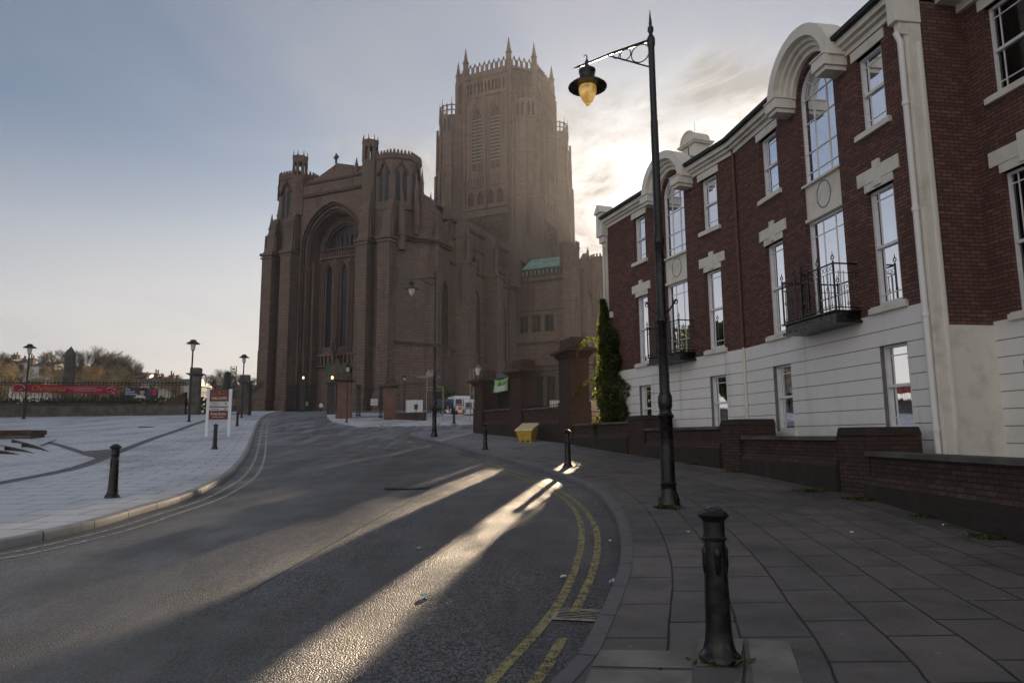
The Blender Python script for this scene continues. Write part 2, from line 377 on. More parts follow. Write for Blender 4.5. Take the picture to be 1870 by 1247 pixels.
def mk_slabs(name, c1, c2, cm, w, h, mortar, stain, frost=None, rough=.6):
    m = NT(name, rough, .35); v = m.uv(); wv = m.n('ShaderNodeVectorMath', operation='ADD'); m.l(v, wv.inputs[0])
    nn = m.n('ShaderNodeTexNoise'); nn.inputs['Scale'].default_value = .8; m.l(m.pos, nn.inputs[0])
    sc_ = m.n('ShaderNodeVectorMath', operation='SCALE'); m.l(nn.outputs['Color'], sc_.inputs[0]); sc_.inputs['Scale'].default_value = .05; m.l(sc_.outputs[0], wv.inputs[1])
    b = m.brick(wv.outputs[0], w, h, mortar, c1, c2, cm, smooth=.15, off=.43)
    b2 = m.brick(wv.outputs[0], w*2.7, h*3, 0.0, tuple(x*1.25 for x in c1), tuple(x*.75 for x in c2), c1, off=.3)
    col = m.mix(.45, b.outputs[0], m.mix(b.outputs['Fac'], b2.outputs[0], cm)); col = m.mix(m.ramp(m.noise(1.3, 7), .42, .72, 0, .6), col, stain)
    col = m.mix(m.ramp(m.noise(90, 2), .45, .7, 0, .3), col, tuple(x*1.8 for x in c1))
    gum = m.n('ShaderNodeTexVoronoi'); gum.inputs['Scale'].default_value = 3.2; m.l(m.pos, gum.inputs['Vector'])
    col = m.mix(m.ramp(gum.outputs['Distance'], .05, .07, .5, 0), col, tuple(min(.8, x*2.2) for x in c1))
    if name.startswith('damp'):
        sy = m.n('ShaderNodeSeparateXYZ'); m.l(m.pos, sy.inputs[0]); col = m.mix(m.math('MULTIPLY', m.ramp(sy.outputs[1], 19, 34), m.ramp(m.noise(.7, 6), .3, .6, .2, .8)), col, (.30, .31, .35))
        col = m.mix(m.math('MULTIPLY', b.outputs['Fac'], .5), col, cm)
    if frost:
        f = m.noise(.5, 7, sc3=(1, .5, 1)); col = m.mix(m.ramp(f, .3, .6, .25, .95), col, frost)
        col = m.mix(m.math('MULTIPLY', b.outputs['Fac'], .55), col, cm)
    m.color(col)
    m.bump(m.math('ADD', m.math('MULTIPLY', b.outputs['Fac'], -1.0), m.math('MULTIPLY', m.noise(45, 4), .25)), .6, .010)
    m.rough(m.ramp(m.noise(2.2, 4), .3, .7, rough-.12, rough+.15)); return m.m
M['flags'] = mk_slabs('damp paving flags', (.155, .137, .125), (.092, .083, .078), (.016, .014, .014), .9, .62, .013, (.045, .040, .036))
M['plaza'] = mk_slabs('frosted plaza paving', (.34, .34, .35), (.27, .27, .285), (.07, .07, .075), .95, .62, .022, (.24, .24, .25), frost=(.60, .615, .65), rough=.6)
def mk_cobble():
    m = NT('dark setts', .7, .3); b = m.brick(m.uv(), .22, .12, .02, (.13, .125, .12), (.26, .25, .25), (.03, .028, .027))
    m.color(b.outputs[0]); m.bump(m.math('MULTIPLY', b.outputs['Fac'], -1), .8, .02); return m.m
M['setts'] = mk_cobble()
def mk_kerb(name, c):
    m = NT(name, .55, .4); b = m.brick(m.uv(), .92, 50, .012, c, tuple(x*.8 for x in c), (.02, .02, .02), off=0)
    col = m.mix(m.ramp(m.noise(6, 6), .45, .75, 0, .5), b.outputs[0], tuple(x*.5 for x in c)); m.color(col)
    m.bump(m.math('ADD', m.math('MULTIPLY', b.outputs['Fac'], -1), m.math('MULTIPLY', m.noise(70, 3), .3)), .5, .008); return m.m
M['kerb_dark'] = mk_kerb('granite kerb', (.14, .135, .145))
M['kerb_pale'] = mk_kerb('frosted kerb', (.34, .33, .32))
def mk_paint(nm='worn yellow road paint', c1=(.27, .22, .08), c2=(.40, .34, .16)):
    m = NT(nm, .6, .4); w = m.noise(11, 7, rough=.7); t = m.t; out = t.nodes['Material Output']
    m.color(m.mix(m.noise(30, 4), c1, c2)); m.bump(m.noise(140, 3), .5, .006)
    tr = m.n('ShaderNodeBsdfTransparent'); mx = m.n('ShaderNodeMixShader'); m.l(m.ramp(m.math('ADD', m.math('MULTIPLY', m.noise(70, 3), .5), m.math('MULTIPLY', w, .7)), .59, .68, 1, 0), mx.inputs[0])
    m.l(tr.outputs[0], mx.inputs[1]); m.l(m.b.outputs[0], mx.inputs[2]); m.l(mx.outputs[0], out.inputs[0]); return m.m
M['paint'] = mk_paint(); M['paint_pale'] = mk_paint('frosted road paint', (.36, .34, .27), (.52, .50, .44))
def mk_cathstone():
    m = NT('red sandstone', .9, .15); v = m.wallvec()
    b = m.brick(v, 1.3, .52, .035, (.200, .140, .120), (.150, .108, .094), (.062, .048, .042), smooth=.3)
    col = m.mix(m.ramp(m.noise(.11, 7, rough=.6), .42, .66, 0, .75), b.outputs[0], (.130, .108, .090))
    col = m.mix(m.ramp(m.noise(.35, 7, sc3=(1, 1, .16), rough=.65), .50, .72, 0, .7), col, (.048, .036, .030))
    col = m.mix(m.ramp(m.noise(1.2, 4), .5, .8, 0, .4), col, (.22, .14, .11))
    m.color(col); m.bump(m.math('ADD', m.math('MULTIPLY', b.outputs['Fac'], -1), m.noise(2.2, 5)), .5, .06); return m.m
M['stone'] = mk_cathstone()
M['stone_dark'] = simple('sooty shade-dark carved sandstone', (.070, .049, .041), .9, var=.35, nscale=.8)
M['stone_grey'] = simple('dirty grey stone', (.10, .092, .082), .85, var=.35, nscale=1.5, bump=.3)
M['sandpillar'] = simple('red sandstone pillar', (.145, .080, .065), .85, var=.25, nscale=1.5, bump=.2)
M['copper'] = simple('verdigris copper', (.17, .31, .26), .6, var=.25, nscale=.7)
M['copperd'] = simple('green bronze relief', (.05, .09, .075), .6, var=.3)
M['bronze'] = simple('dark bronze', (.03, .035, .03), .45, var=.3)
M['yellow'] = simple('yellow plastic', (.50, .33, .05), .45, var=.12)
M['yellow_lid'] = simple('faded yellow lid', (.62, .53, .30), .4, var=.1)
M['white'] = simple('white paint', (.72, .73, .75), .4, var=.06)
M['signred'] = simple('rust red sign face', (.14, .03, .018), .4, var=.08)
M['offwhite'] = simple('pale grey sign face', (.52, .52, .54), .5, var=.05)
M['black'] = simple('black rubber', (.012, .012, .014), .6, var=.2)
M['cream_text'] = simple('cream lettering', (.75, .70, .62), .6, var=.04)
M['gold_text'] = simple('gold lettering', (.42, .22, .06), .5, var=.1)
M['banner'] = simple('crimson vinyl', (.27, .015, .028), .45, var=.2, nscale=1.5, bump=.2)
M['pinkish'] = simple('pink printed motif', (.50, .22, .26), .5, var=.3)
M['navy'] = simple('navy printed vinyl', (.03, .035, .06), .5, var=.3, nscale=1)
M['redprint'] = simple('red printed vinyl', (.33, .02, .04), .5, var=.2)
M['skin'] = simple('skin tone', (.38, .25, .18), .6, var=.1)
M['greenflag'] = simple('pale green cloth', (.30, .48, .22), .7, var=.25, nscale=5)
M['darkgreen'] = simple('mid green print', (.07, .20, .05), .7, var=.2)
M['orange'] = simple('orange cone plastic', (.60, .13, .035), .5, var=.1)
M['vanred'] = simple('red van livery', (.28, .02, .02), .35, var=.1)
M['carblue'] = simple('dark blue car paint', (.025, .05, .08), .3, var=.1)
M['autoglass'] = simple('vehicle glass', (.02, .025, .03), .1, spec=.6, var=.2)
M['pit'] = simple('drain darkness', (.004, .004, .004), .95, spec=0)
M['paper'] = simple('litter paper', (.55, .54, .52), .8, var=.2, nscale=20)
M['bluecap'] = simple('blue plastic cap', (.03, .12, .50), .4)
M['grate'] = simple('worn grate iron', (.30, .26, .22), .5, var=.35, nscale=12)
def mk_leaf(name, a, b, trans=.5):
    m = NT(name, .55, .3); m.color(m.mix(m.ramp(m.noise(2.3, 3), .35, .65), a, b))
    t = m.n('ShaderNodeBsdfTranslucent'); m.put(t.inputs[0], m.mix(.5, tuple(x*1.7 for x in b), (.35, .36, .05)))
    mx = m.n('ShaderNodeMixShader'); mx.inputs[0].default_value = trans; m.l(m.b.outputs[0], mx.inputs[1]); m.l(t.outputs[0], mx.inputs[2])
    m.l(mx.outputs[0], m.t.nodes['Material Output'].inputs[0]); return m.m
M['ivy'] = mk_leaf('ivy leaves', (.014, .025, .008), (.055, .078, .018))
M['bush'] = mk_leaf('dark bush leaves', (.02, .04, .012), (.05, .08, .02), .2)
M['weed'] = mk_leaf('moss and weeds', (.035, .045, .012), (.09, .10, .03), .2)
M['twig'] = simple('bare golden twigs', (.38, .30, .18), .9, var=.3, nscale=.5)
M['twig2'] = simple('grey bare twigs', (.16, .135, .105), .9, var=.3, nscale=.5)
M['bark'] = simple('tree bark', (.08, .065, .05), .9, var=.3, nscale=3)
M['soil'] = simple('dead winter grass', (.055, .05, .03), .95, var=.4, nscale=.6)
M['hwall'] = simple('sooty terrace stock brick', (.15, .11, .085), .9, var=.25, nscale=1)
M['hpale'] = simple('pale rendered gable', (.55, .53, .50), .8, var=.15)
M['coat_pale'] = simple('pale jacket', (.8, .8, .82), .8); M['coat_dark'] = simple('dark coat', (.025, .025, .03), .8)
M['jeans'] = simple('dark trousers', (.02, .022, .035), .8); M['hair'] = simple('dark hair', (.02, .014, .01), .6)
# ================================================================== GROUND, ROAD, PAVEMENTS
def rows(y0, y1):
    out = [y0]; y = y0
    while y < y1:
        y += 1.0 if y < 60 else (4 if y < 120 else 60); out.append(min(y, y1))
    return out
def sheet(name, mat, x0, x1, y0, y1, dz):
    mb = MB(); ys = rows(y0, y1)
    xs = [x0]+[x for x in (-9, -8, -7, -6, -5, -4) if x0 < x < x1]+[x1]
    for a, b in zip(ys, ys[1:]):
        for c, d in zip(xs, xs[1:]):
            mb.add([(c, a, gz(a)+dz-dip(c, a)), (d, a, gz(a)+dz-dip(d, a)), (d, b, gz(b)+dz-dip(d, b)), (c, b, gz(b)+dz-dip(c, b))], [(0, 1, 2, 3)])
    return struct(mb, name, mat, weld=True)
sheet('ground', M['soil'], -2500, 2500, -60, 2500, -.20)
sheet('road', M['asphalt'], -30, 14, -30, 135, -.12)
def resample(P, n):
    P = [Vector(p) for p in P]; L = [0]
    for a, b in zip(P, P[1:]): L.append(L[-1]+(b-a).length)
    out = []
    for i in range(n):
        t = L[-1]*i/(n-1); k = 0
        while k < len(P)-2 and L[k+1] < t: k += 1
        out.append(P[k].lerp(P[k+1], (t-L[k])/max(1e-9, L[k+1]-L[k])))
    return out
def smooth(P, n=1):
    for _ in range(n):
        Q = [P[0]]
        for a, b in zip(P, P[1:]): Q += [a.lerp(b, .25), a.lerp(b, .75)]
        Q.append(P[-1]); P = Q
    return P
KRpx = [(1044, 1247), (1079, 1177), (1109, 1112), (1129, 1062), (1135, 1021), (1132, 977), (1122, 945), (1100, 914), (1075, 895), (1044, 881), (1012, 868), (937, 845), (862, 826), (806, 812), (761, 803)]
KR = [Vector((-6, -4, 0)), Vector((-3.2, -1, 0)), Vector((-.9, 2.2, 0))]+[G(x, y, -.12) for x, y in KRpx]
tip = [G(748, 800, -.12), G(743, 796, -.12), G(750, 792, -.12), G(775, 790, -.12)]
KR2 = KR+tip+[G(815, 788, -.12), G(868, 787, -.12)]
KRs = smooth([Vector((p.x, p.y, 0)) for p in KR2], 2)
WALL = [Vector(p) for p in [(5.9, -6, 0), (5.9, 6.0, 0), (6.28, 12.3, 0), (5.5, 17.0, 0), (4.0, 22.7, 0), (2.5, 28.4, 0), (.5, 32.7, 0), (-1.5, 36, 0), (-2.0, 36.9, 0)]]
def arclen(P): return sum((b-a).length for a, b in zip(P, P[1:]))
KLpx = [(0, 1006), (80, 987), (182, 963), (257, 938), (315, 922), (358, 906), (388, 891), (422, 872), (444, 846), (455, 824), (463, 800), (470, 777), (478, 765), (490, 757), (515, 752.5)]
KL = [Vector((-14, -6, 0)), Vector((-10.5, 2.0, 0)), Vector((-8.9, 6.2, 0))]+[G(x, y, -.12) for x, y in KLpx]
KLs = smooth([Vector((p.x, p.y, 0)) for p in KL], 2)
def normals(P, side):
    out = []
    for i in range(len(P)):
        d = P[min(i+1, len(P)-1)]-P[max(i-1, 0)]; d.z = 0; d.normalize(); out.append(Vector((-d.y, d.x, 0))*side)
    return out
def kerb(name, P, side, mat):      # side: +1 pavement lies to the left of travel
    P = resample(P, 220); N = normals(P, side); mb = MB(); L = 0
    prof = [(0, -.14), (.0, -.025), (.012, -.004), (.03, .006), (.145, .006), (.145, -.1)]
    for i in range(len(P)-1):
        L2 = L+(P[i+1]-P[i]).length
        for (a, za), (b, zb) in zip(prof, prof[1:]):
            q = [P[i]+N[i]*a+Vector((0, 0, gz(P[i].y)+za)), P[i+1]+N[i+1]*a+Vector((0, 0, gz(P[i+1].y)+za)),
                 P[i+1]+N[i+1]*b+Vector((0, 0, gz(P[i+1].y)+zb)), P[i]+N[i]*b+Vector((0, 0, gz(P[i].y)+zb))]
            mb.add([tuple(v) for v in q], [(0, 1, 2, 3)], [[(L, .2), (L2, .2), (L2, .3), (L, .3)]])
        L = L2
    return struct(mb, name, mat, smooth=True, weld=True)
kerb('kerb', KRs, -1, M['kerb_dark'])
kerb('kerb', KLs, 1, M['kerb_pale'])
def strip(name, A, B, nl, mat, dz=0.0, uvmode='lane', ulen=None):
    mb = MB(); n = len(A); L = [0]
    for i in range(n-1): L.append(L[-1]+((A[i+1]-A[i]).length+(B[i+1]-B[i]).length)/2)
    for i in range(n-1):
        for j in range(nl):
            def pt(i, j): p = A[i].lerp(B[i], j/nl); return (p.x, p.y, gz(p.y)+dz)
            def uv(i, j):
                if uvmode == 'lane': return (L[i], j/nl*ulen)
                p = A[i].lerp(B[i], j/nl); return ((p-A[i]).length, p.y)
            mb.add([pt(i, j), pt(i+1, j), pt(i+1, j+1), pt(i, j+1)], [(0, 1, 2, 3)], [[uv(i, j), uv(i+1, j), uv(i+1, j+1), uv(i, j+1)]])
    return struct(mb, name, mat, weld=True)
# right pavement: strip between the kerb and the boundary wall
kin = [p+n*-.0 for p, n in zip(resample(KRs, 260), normals(resample(KRs, 260), -1))]
kin = [p+n*.10 for p, n in zip(resample(KRs, 260), normals(resample(KRs, 260), -1))]
knear = [p for p in kin]
# match wall points to the kerb by equal fraction of travel in Y
wl_r = resample(WALL, 400)
def wall_at(y):
    return min(wl_r, key=lambda p: abs(p.y-y))
ymaxi = max(range(len(kin)), key=lambda i: kin[i].y if i < 225 else -1)
B = []
for i, p in enumerate(kin):
    y = p.y*1.0
    B.append(wall_at(min(36.9, y)).copy())
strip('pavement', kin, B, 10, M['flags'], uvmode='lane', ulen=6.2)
# the left plaza
kinL = [p+n*.10 for p, n in zip(resample(KLs, 200), normals(resample(KLs, 200), 1))]
strip('plaza', kinL, [Vector((-75, p.y, 0)) for p in kinL], 24, M['plaza'], uvmode='xy')
mb = MB(); ys = [p.y for p in kinL]; yl = max(ys)
# band of setts crossing the plaza and its branch
def band(px, w, name):
    P = resample(smooth([Vector((p.x, p.y, 0)) for p in [G(*q) for q in px]], 2), 60); N = normals(P, 1)
    strip(name, [p-n*w/2 for p, n in zip(P, N)], [p+n*w/2 for p, n in zip(P, N)], 3, M['setts'], dz=.004, ulen=w)
band([(-60, 892), (0, 882), (80, 867), (139, 855), (180, 840), (223, 822), (265, 806), (308, 791), (345, 778), (378, 767)], .42, 'setts')
band([(60, 801), (95, 809), (125, 818), (150, 826), (172, 833)], .34, 'setts')
mb = MB(); T = [G(150, 824), G(205, 820), G(222, 822), G(178, 838), G(160, 832)]
mb.add([(p.x, p.y, p.z+.008) for p in T], [(0, 1, 2, 3, 4)], [[(p.x, p.y) for p in T]]); struct(mb, 'setts', M['setts'])
# far pavement in front of the gates, right of the road, and the little corner of kerbed pavement beyond the side road
def slabpoly(name, px, mat, h=.12, world_pts=None):
    P = world_pts or [G(x, y, -.06) for x, y in px]; mb = MB(); n = len(P)
    top = [(p.x, p.y, gz(p.y)-.12+h) for p in P]; bot = [(p.x, p.y, gz(p.y)-.2) for p in P]
    mb.add(top+bot, [tuple(range(n))]+[(i, n+i, n+(i+1) % n, (i+1) % n) for i in range(n)], [[(p.x, p.y) for p in P]]+[None]*n)
    return struct(mb, name, mat)
P0 = [G(862, 775, -.1), G(760, 777, -.1), G(655, 779, -.1), G(625, 774.5, -.1), G(606, 769.5, -.1), G(598, 763.5, -.1), G(597, 757.5, -.1), G(600, 754, -.1)]
slabpoly('pavement', None, M['plaza'], world_pts=P0+[Vector((-14.5, 62, 0)), Vector((-6, 58, 0)), Vector((-2, 52, 0))])
M['newslab'] = simple('pale replacement slab', (.20, .19, .165), .7, var=.25, nscale=3, bump=.25)
for px in ([(1096, 1187), (1266, 1191), (1264, 1222), (1082, 1218)], [(1080, 1223), (1264, 1227), (1262, 1300), (1045, 1300)], [(1276, 1166), (1358, 1168), (1352, 1216), (1272, 1217)], [(1366, 1169), (1440, 1171), (1468, 1252), (1378, 1262)]):
    P = [G(x, y) for x, y in px]; mb = MB(); mb.add([(p.x, p.y, p.z+.005) for p in P], [(0, 1, 2, 3)]); struct(mb, 'pavement_patch', M['newslab'])
# yellow no-parking lines
def line(P, w, nm='road_marking'):
    w *= .82
    P = resample(P, 240); N = normals(P, 1); mb = MB()
    for i in range(len(P)-1):
        q = []
        for k, s in ((i, -1), (i+1, -1), (i+1, 1), (i, 1)):
            v = P[k]+N[k]*s*w/2; q.append((v.x, v.y, gz(v.y)-.12+.005))
        mb.add(q, [(0, 1, 2, 3)])
    return struct(mb, nm, M['paint'], weld=True)
def fl(pxs): return smooth([Vector((p.x, p.y, 0)) for p in [G(x, y, -.12) for x, y in pxs]], 2)
line(fl([(918, 1330), (962, 1265), (1003, 1213), (1027, 1165)]), .105)
line(fl([(1049, 1118), (1068, 1080), (1083, 1045), (1091, 1010), (1092, 980), (1085, 956), (1068, 930), (1044, 909), (1012, 891), (955, 866), (899, 848), (824, 829), (768, 814), (738, 803), (730, 797)]), .105)
line(fl([(830, 1330), (896, 1247), (944, 1195), (984, 1152), (1023, 1101), (1048, 1047), (1062, 1000), (1063, 965), (1056, 940), (1036, 914), (1005, 897), (960, 875), (899, 854), (830, 835), (775, 820), (750, 812)]), .105)
def offs(P, side, d):
    P = resample(P, 200); N = normals(P, side); return [p+n*d for p, n in zip(P, N)]
for d_ in (.32, .62): line(offs(KLs, -1, d_), .09).data.materials[0] = M['paint_pale']
def seam(px, w):
    P = resample(fl(px), 60); N = normals(P, 1); mb = MB()
    for i in range(len(P)-1): mb.add([tuple(P[k]+N[k]*q*w/2+Vector((0, 0, gz(P[k].y)-.12+.0035))) for k, q in ((i, -1), (i+1, -1), (i+1, 1), (i, 1))], [(0, 1, 2, 3)])
    struct(mb, 'road_seam', M['black'], weld=True)
seam([(420, 1100), (560, 1020), (660, 962), (730, 925), (778, 897)], .016)
# ================================================================== drains, covers, litter
gp = G(1062, 1124, -.12)
d_ = thing('drain_grate', 'rusty slotted drain grate set in the gutter beside the near kerb', 'drain', (gp.x, gp.y, gp.z+.003), R(-12), local=True)
mb = MB(); mb.box(-.24, .24, -.19, -.155, 0, .006); mb.box(-.24, .24, .155, .19, 0, .006); mb.box(-.24, -.205, -.155, .155, 0, .006); mb.box(.205, .24, -.155, .155, 0, .006)
mb.build('frame', M['grate'], d_, bevel=.003)
mb = MB()
for i in range(6): mb.box(-.205, .205, -.139+i*.052, -.117+i*.052, .003, .0045)
mb.build('bars', M['grate'], d_)
mb = MB(); mb.box(-.205, .205, -.155, .155, -.002, .0022); mb.build('pit', M['pit'], d_)
gp = G(744, 891, -.12)
d_ = thing('manhole_cover', 'sunken dark rectangular access cover in the middle of the road', 'manhole cover', (gp.x, gp.y, gp.z+.003), R(4), local=True)
mb = MB(); mb.box(-.48, .48, -.30, -.27, 0, .008); mb.box(-.48, .48, .27, .30, 0, .008); mb.box(-.48, -.45, -.27, .27, 0, .008); mb.box(.45, .48, -.27, .27, 0, .008)
for i in range(3): mb.box(-.44+i*.3, -.17+i*.3, -.26, .26, 0, .005)
mb.build('plate', M['black'], d_)
lits = [('crumpled white paper bag and wrapper against the near kerb', 1120, 1066, .075, 'paper'), ('small white scrap of litter in the gutter below the bend', 1114, 988, .035, 'paper'),
        ('flattened pinkish card on the sunlit road', 777, 1091, .06, 'paper'), ('thin white strip of litter on the dark road', 766, 1003, .05, 'paper'), ('white straw lying across the near yellow line', 1028, 1055, .05, 'paper'),
        ('blue bottle cap between the yellow lines', 1004, 1171, .022, 'bluecap'), ('white scrap on the paving in front of the tall lamp', 1257, 972, .03, 'paper'), ('white crumpled tissue on the paving at the foot of the curve', 1555, 973, .035, 'paper'),
        ('pale scrap near the foot of the brick boundary wall', 1723, 959, .03, 'paper'), ('pink carton resting on the drain grate corner', 1099, 1127, .04, 'pinkish'), ('white litter flake in the gutter nearest the camera', 1040, 1228, .03, 'paper'),
        ('white flake by the tall brick pillar base', 996, 808, .04, 'paper'), ('small pale scrap stuck high in the gutter curve', 1040, 895, .035, 'paper'), ('torn wrapper below the high kerb joint', 1090, 921, .03, 'paper')]
for lab, px, py, s, mt in lits:
    p = G(px, py, 0 if px > 1130 or (py < 830) else -.12)
    mb = MB(); CUR = p+Vector((0, 0, .002))
    n = 9; pts = []
    for i in range(n):
        a = 2*PI*i/n; r = s*rnd.uniform(.55, 1.1); pts.append((p.x+r*math.cos(a), p.y+r*.7*math.sin(a), p.z+.004+rnd.uniform(0, s*.5)))
    pts.append((p.x, p.y, p.z+s*.75)); pts.append((p.x, p.y, p.z+.001))
    mb.add(pts, [(i, (i+1) % n, n) for i in range(n)]+[(i, (i+1) % n, n+1) for i in range(n)])
    tag(mb.build('litter', M[mt]), lab, 'litter', 'scraps of litter on the ground')
# ================================================================== COLUMN STREET LAMPS
def bollard_src():
    t = thing('bollard', 'heavy cast iron bollard standing nearest the camera on the right pavement', 'bollard', (0, 0, 0), group='cast iron bollards along the kerbs', local=True)
    MB().lathe([(.150, 0), (.150, .03), (.135, .05), (.118, .07), (.105, .12), (.098, .16), (.093, .22), (.088, .45), (.080, .70), (.078, .80), (.077, .845), (.090, .85), (.092, .865), (.080, .875), (.078, .90), (.078, .985)], n=32).build('post', M['iron'], t, smooth=True)
    MB().lathe([(.078, .985), (.085, .99), (.090, 1.0), (.112, 1.02), (.116, 1.035), (.106, 1.05), (.085, 1.064), (.072, 1.068), (.070, 1.078), (.045, 1.094), (.01, 1.10)], n=32).build('cap', M['iron'], t, smooth=True)
    for a in (0, 1, 2, 3):
        c = PI/4+a*PI/2+.2; cx, cy = math.cos(c)*.070, math.sin(c)*.070
        MB().lathe([(.004, .58), (.020, .62), (.027, .68), (.024, .74), (.030, .77), (.018, .80), (.004, .815)], cx, cy, 10).build('crest', M['iron'], t, smooth=True)
    return t
bol = bollard_src()
bl = [(1315, 1205, None, 0.91, 0), (1037, 852, 'black bollard in front of the brick boundary wall, on the right pavement bend', 0.91, 0), (886, 821, 'black bollard on the right pavement left of the yellow grit bin', 0.91, 0),
      (205, 908, 'black bollard casting a long shadow on the sunlit left pavement edge', 0.91, 0), (392, 820, 'black bollard in front of the welcome sign', 0.91, 0), (433, 778, 'black bollard just right of the welcome sign, further back', .86, 0),
      (829, 773, 'distant black bollard by the side entrance near the white vans', 0.91, 0)]
for i, (px, py, lab, s, o) in enumerate(bl):
    p = G(px, py, o); place(bol, p, rnd.uniform(0, 1), lab, s, first=(i == 0))
def lamp_src():
    t = thing('street_lamp', 'tall black street lamp with scrolled bracket and glowing amber bowl, nearest on the right pavement', 'street lamp', (0, 0, 0), group='bracket street lamps', local=True)
    MB().lathe([(.175, 0), (.175, .03), (.165, .05), (.17, .10), (.15, .15), (.125, .22), (.118, .30), (.13, .32), (.13, .345), (.112, .36), (.108, .9), (.104, 1.35), (.125, 1.38), (.128, 1.41), (.10, 1.44), (.095, 1.50),
                (.112, 1.55), (.116, 1.70), (.10, 1.74), (.082, 1.78)], n=28).build('base', M['iron'], t, smooth=True)
    MB().lathe([(.082, 1.78), (.078, 2.9), (.10, 2.93), (.10, 2.97), (.078, 3.0), (.074, 4.2), (.092, 4.23), (.096, 4.32), (.09, 4.36), (.070, 4.40), (.062, 6.4), (.056, 6.42), (.055, 7.75), (.068, 7.78), (.072, 7.9), (.060, 7.93), (.045, 7.96),
                (.03, 8.0), (.055, 8.06), (.05, 8.12), (.022, 8.15), (.03, 8.18), (.004, 8.45)], n=24).build('shaft', M['iron'], t, smooth=True)
    mb = MB()
    for s in (-1, 1): mb.tube([(0, 0, 3.02), (s*.12, 0, 3.10), (s*.26, 0, 3.28)], .014); mb.ring((s*.24, 0, 3.24), .035, .008)
    mb.build('ladder_rest', M['iron'], t, smooth=True)
    LZ = .27                                # the bracket group sits high on the shaft
    def up_(o):
        for v in o.data.vertices: v.co.z += LZ
    mb = MB(); mb.tube([(0, 0, 7.62), (-.7, 0, 7.60), (-1.26, 0, 7.55), (-1.40, 0, 7.54)], .026, 8, .016); mb.tube([(-.03, 0, 7.12), (-.5, 0, 7.40), (-.82, 0, 7.585)], .014)
    mb.ring((-.20, 0, 7.43), .165, .011, n=24); mb.ring((-.475, 0, 7.49), .10, .010, n=20); mb.ring((-.645, 0, 7.53), .058, .009, n=16)
    mb.lathe([(.035, 7.44), (.04, 7.50), (.04, 7.58), (.03, 7.60), (.012, 7.64), (.012, 7.70)], -1.22, 0, 12); mb.ring((-1.25, 0, 7.70), .028, .008, n=12, a0=0, a1=PI)
    mb.tube([(-1.36, 0, 7.54), (-1.43, 0, 7.54), (-1.50, 0, 7.54)], .028, 8, .003)
    up_(mb.build('bracket', M['iron'], t, smooth=True))
    up_(MB().lathe([(.12, 7.10), (.35, 7.085), (.352, 7.10), (.31, 7.14), (.22, 7.19), (.15, 7.22), (.14, 7.25), (.14, 7.36), (.155, 7.38), (.155, 7.42), (.10, 7.46), (.035, 7.48)], -1.22, 0, 32).build('hood', M['iron'], t, smooth=True))
    up_(MB().lathe([(.15, 7.11), (.162, 7.06), (.158, 7.0), (.138, 6.92), (.106, 6.85), (.070, 6.795), (.048, 6.78), (.042, 6.75), (.015, 6.73)], -1.22, 0, 28).build('lamp_bowl', M['amber'], t, smooth=True))
    return t
lam = lamp_src()
place(lam, G(1222, 922), R(-31), scale=1.053, first=True)
l2 = place(lam, G(793, 797), R(-8), 'tall slender street lamp with bracket standing at the pavement tip in front of the cathedral', 1.02)
for c in l2.children:
    if c.name.startswith('lamp_bowl'): c.data = c.data.copy(); c.data.materials[0] = M['lampglass']
def hooded_src():
    t = thing('post_lamp', 'black post lamp with flat round hood in front of the crimson banner, leftmost', 'street lamp', (0, 0, 0), group='round hooded post lamps', local=True)
    MB().lathe([(.16, 0), (.16, .04), (.10, .08), (.09, .12), (.085, .9), (.07, 1.2), (.06, 2.5), (.055, 5.0), (.10, 5.03), (.11, 5.07)], n=12).build('post', M['iron'], t, smooth=True)
    MB().lathe([(.13, 5.07), (.15, 5.2), (.17, 5.42), (.17, 5.50)], n=16).build('lantern', M['lampglass'], t, smooth=True)
    MB().lathe([(.18, 5.48), (.44, 5.50), (.46, 5.53), (.20, 5.70), (.19, 5.76), (.20, 5.78), (.04, 5.82)], n=20).build('hood', M['iron'], t, smooth=True)
    return t
hl = hooded_src()
for i, (px, py, top, lab) in enumerate([(43, 765, 628, None), (345, 770, 620, 'black post lamp with round hood beside the left stone gate pillar'), (441, 763, 647, 'black hooded post lamp in front of the squat gate pillar right of the welcome sign'),
        (633, 771, 665, 'slim post lamp with hood in front of the red sandstone gate pillar'), (738, 752, 686, 'small distant post lamp behind the railings right of the domed pillar')]):
    p = G(px, py); d = ray(px, top); d = d/d.y*p.y; h = EYE+d.z-p.z
    place(hl, p, rnd.random(), lab, h/5.82, first=(i == 0))
# ================================================================== CATHEDRAL
def parch(cx, hw, z0, zs, zt, n=10):
    # pointed arch outline: from bottom left up over and down
    h = zt-zs; r = (hw*hw+h*h)/(2*hw) if h > hw else None
    P = [(cx-hw, z0), (cx-hw, zs)]
    if r:
        a1 = math.asin(min(1, h/r))
        for i in range(1, n+1):
            a = a1*i/n; P.append((cx-hw+r-r*math.cos(a), zs+r*math.sin(a)))
        for i in range(n-1, -1, -1):
            a = a1*i/n; P.append((cx+hw-r+r*math.cos(a), zs+r*math.sin(a)))
    else:
        for i in range(1, 2*n): a = PI-PI*i/(2*n); P.append((cx+hw*math.cos(a), zs+h*math.sin(a)))
        P.append((cx+hw, zs))
    P.append((cx+hw, z0)); return P
def rect(a, b, c, d): return [(a, c), (b, c), (b, d), (a, d)]
CA = math.atan2(-.41310443, .91068366)
cu_, cv_ = Vector((.91068366, -.41310443, 0)), Vector((.41310443, .91068366, 0))
CO = Vector((-32.9075, 120.544, 0))-cu_*2
cath = thing('cathedral', 'huge red sandstone cathedral with a great arched front and tall pinnacled central tower', 'cathedral', (CO.x, CO.y, 5.8), CA, local=True)
ST = M['stone']; SDK = M['stone_dark']
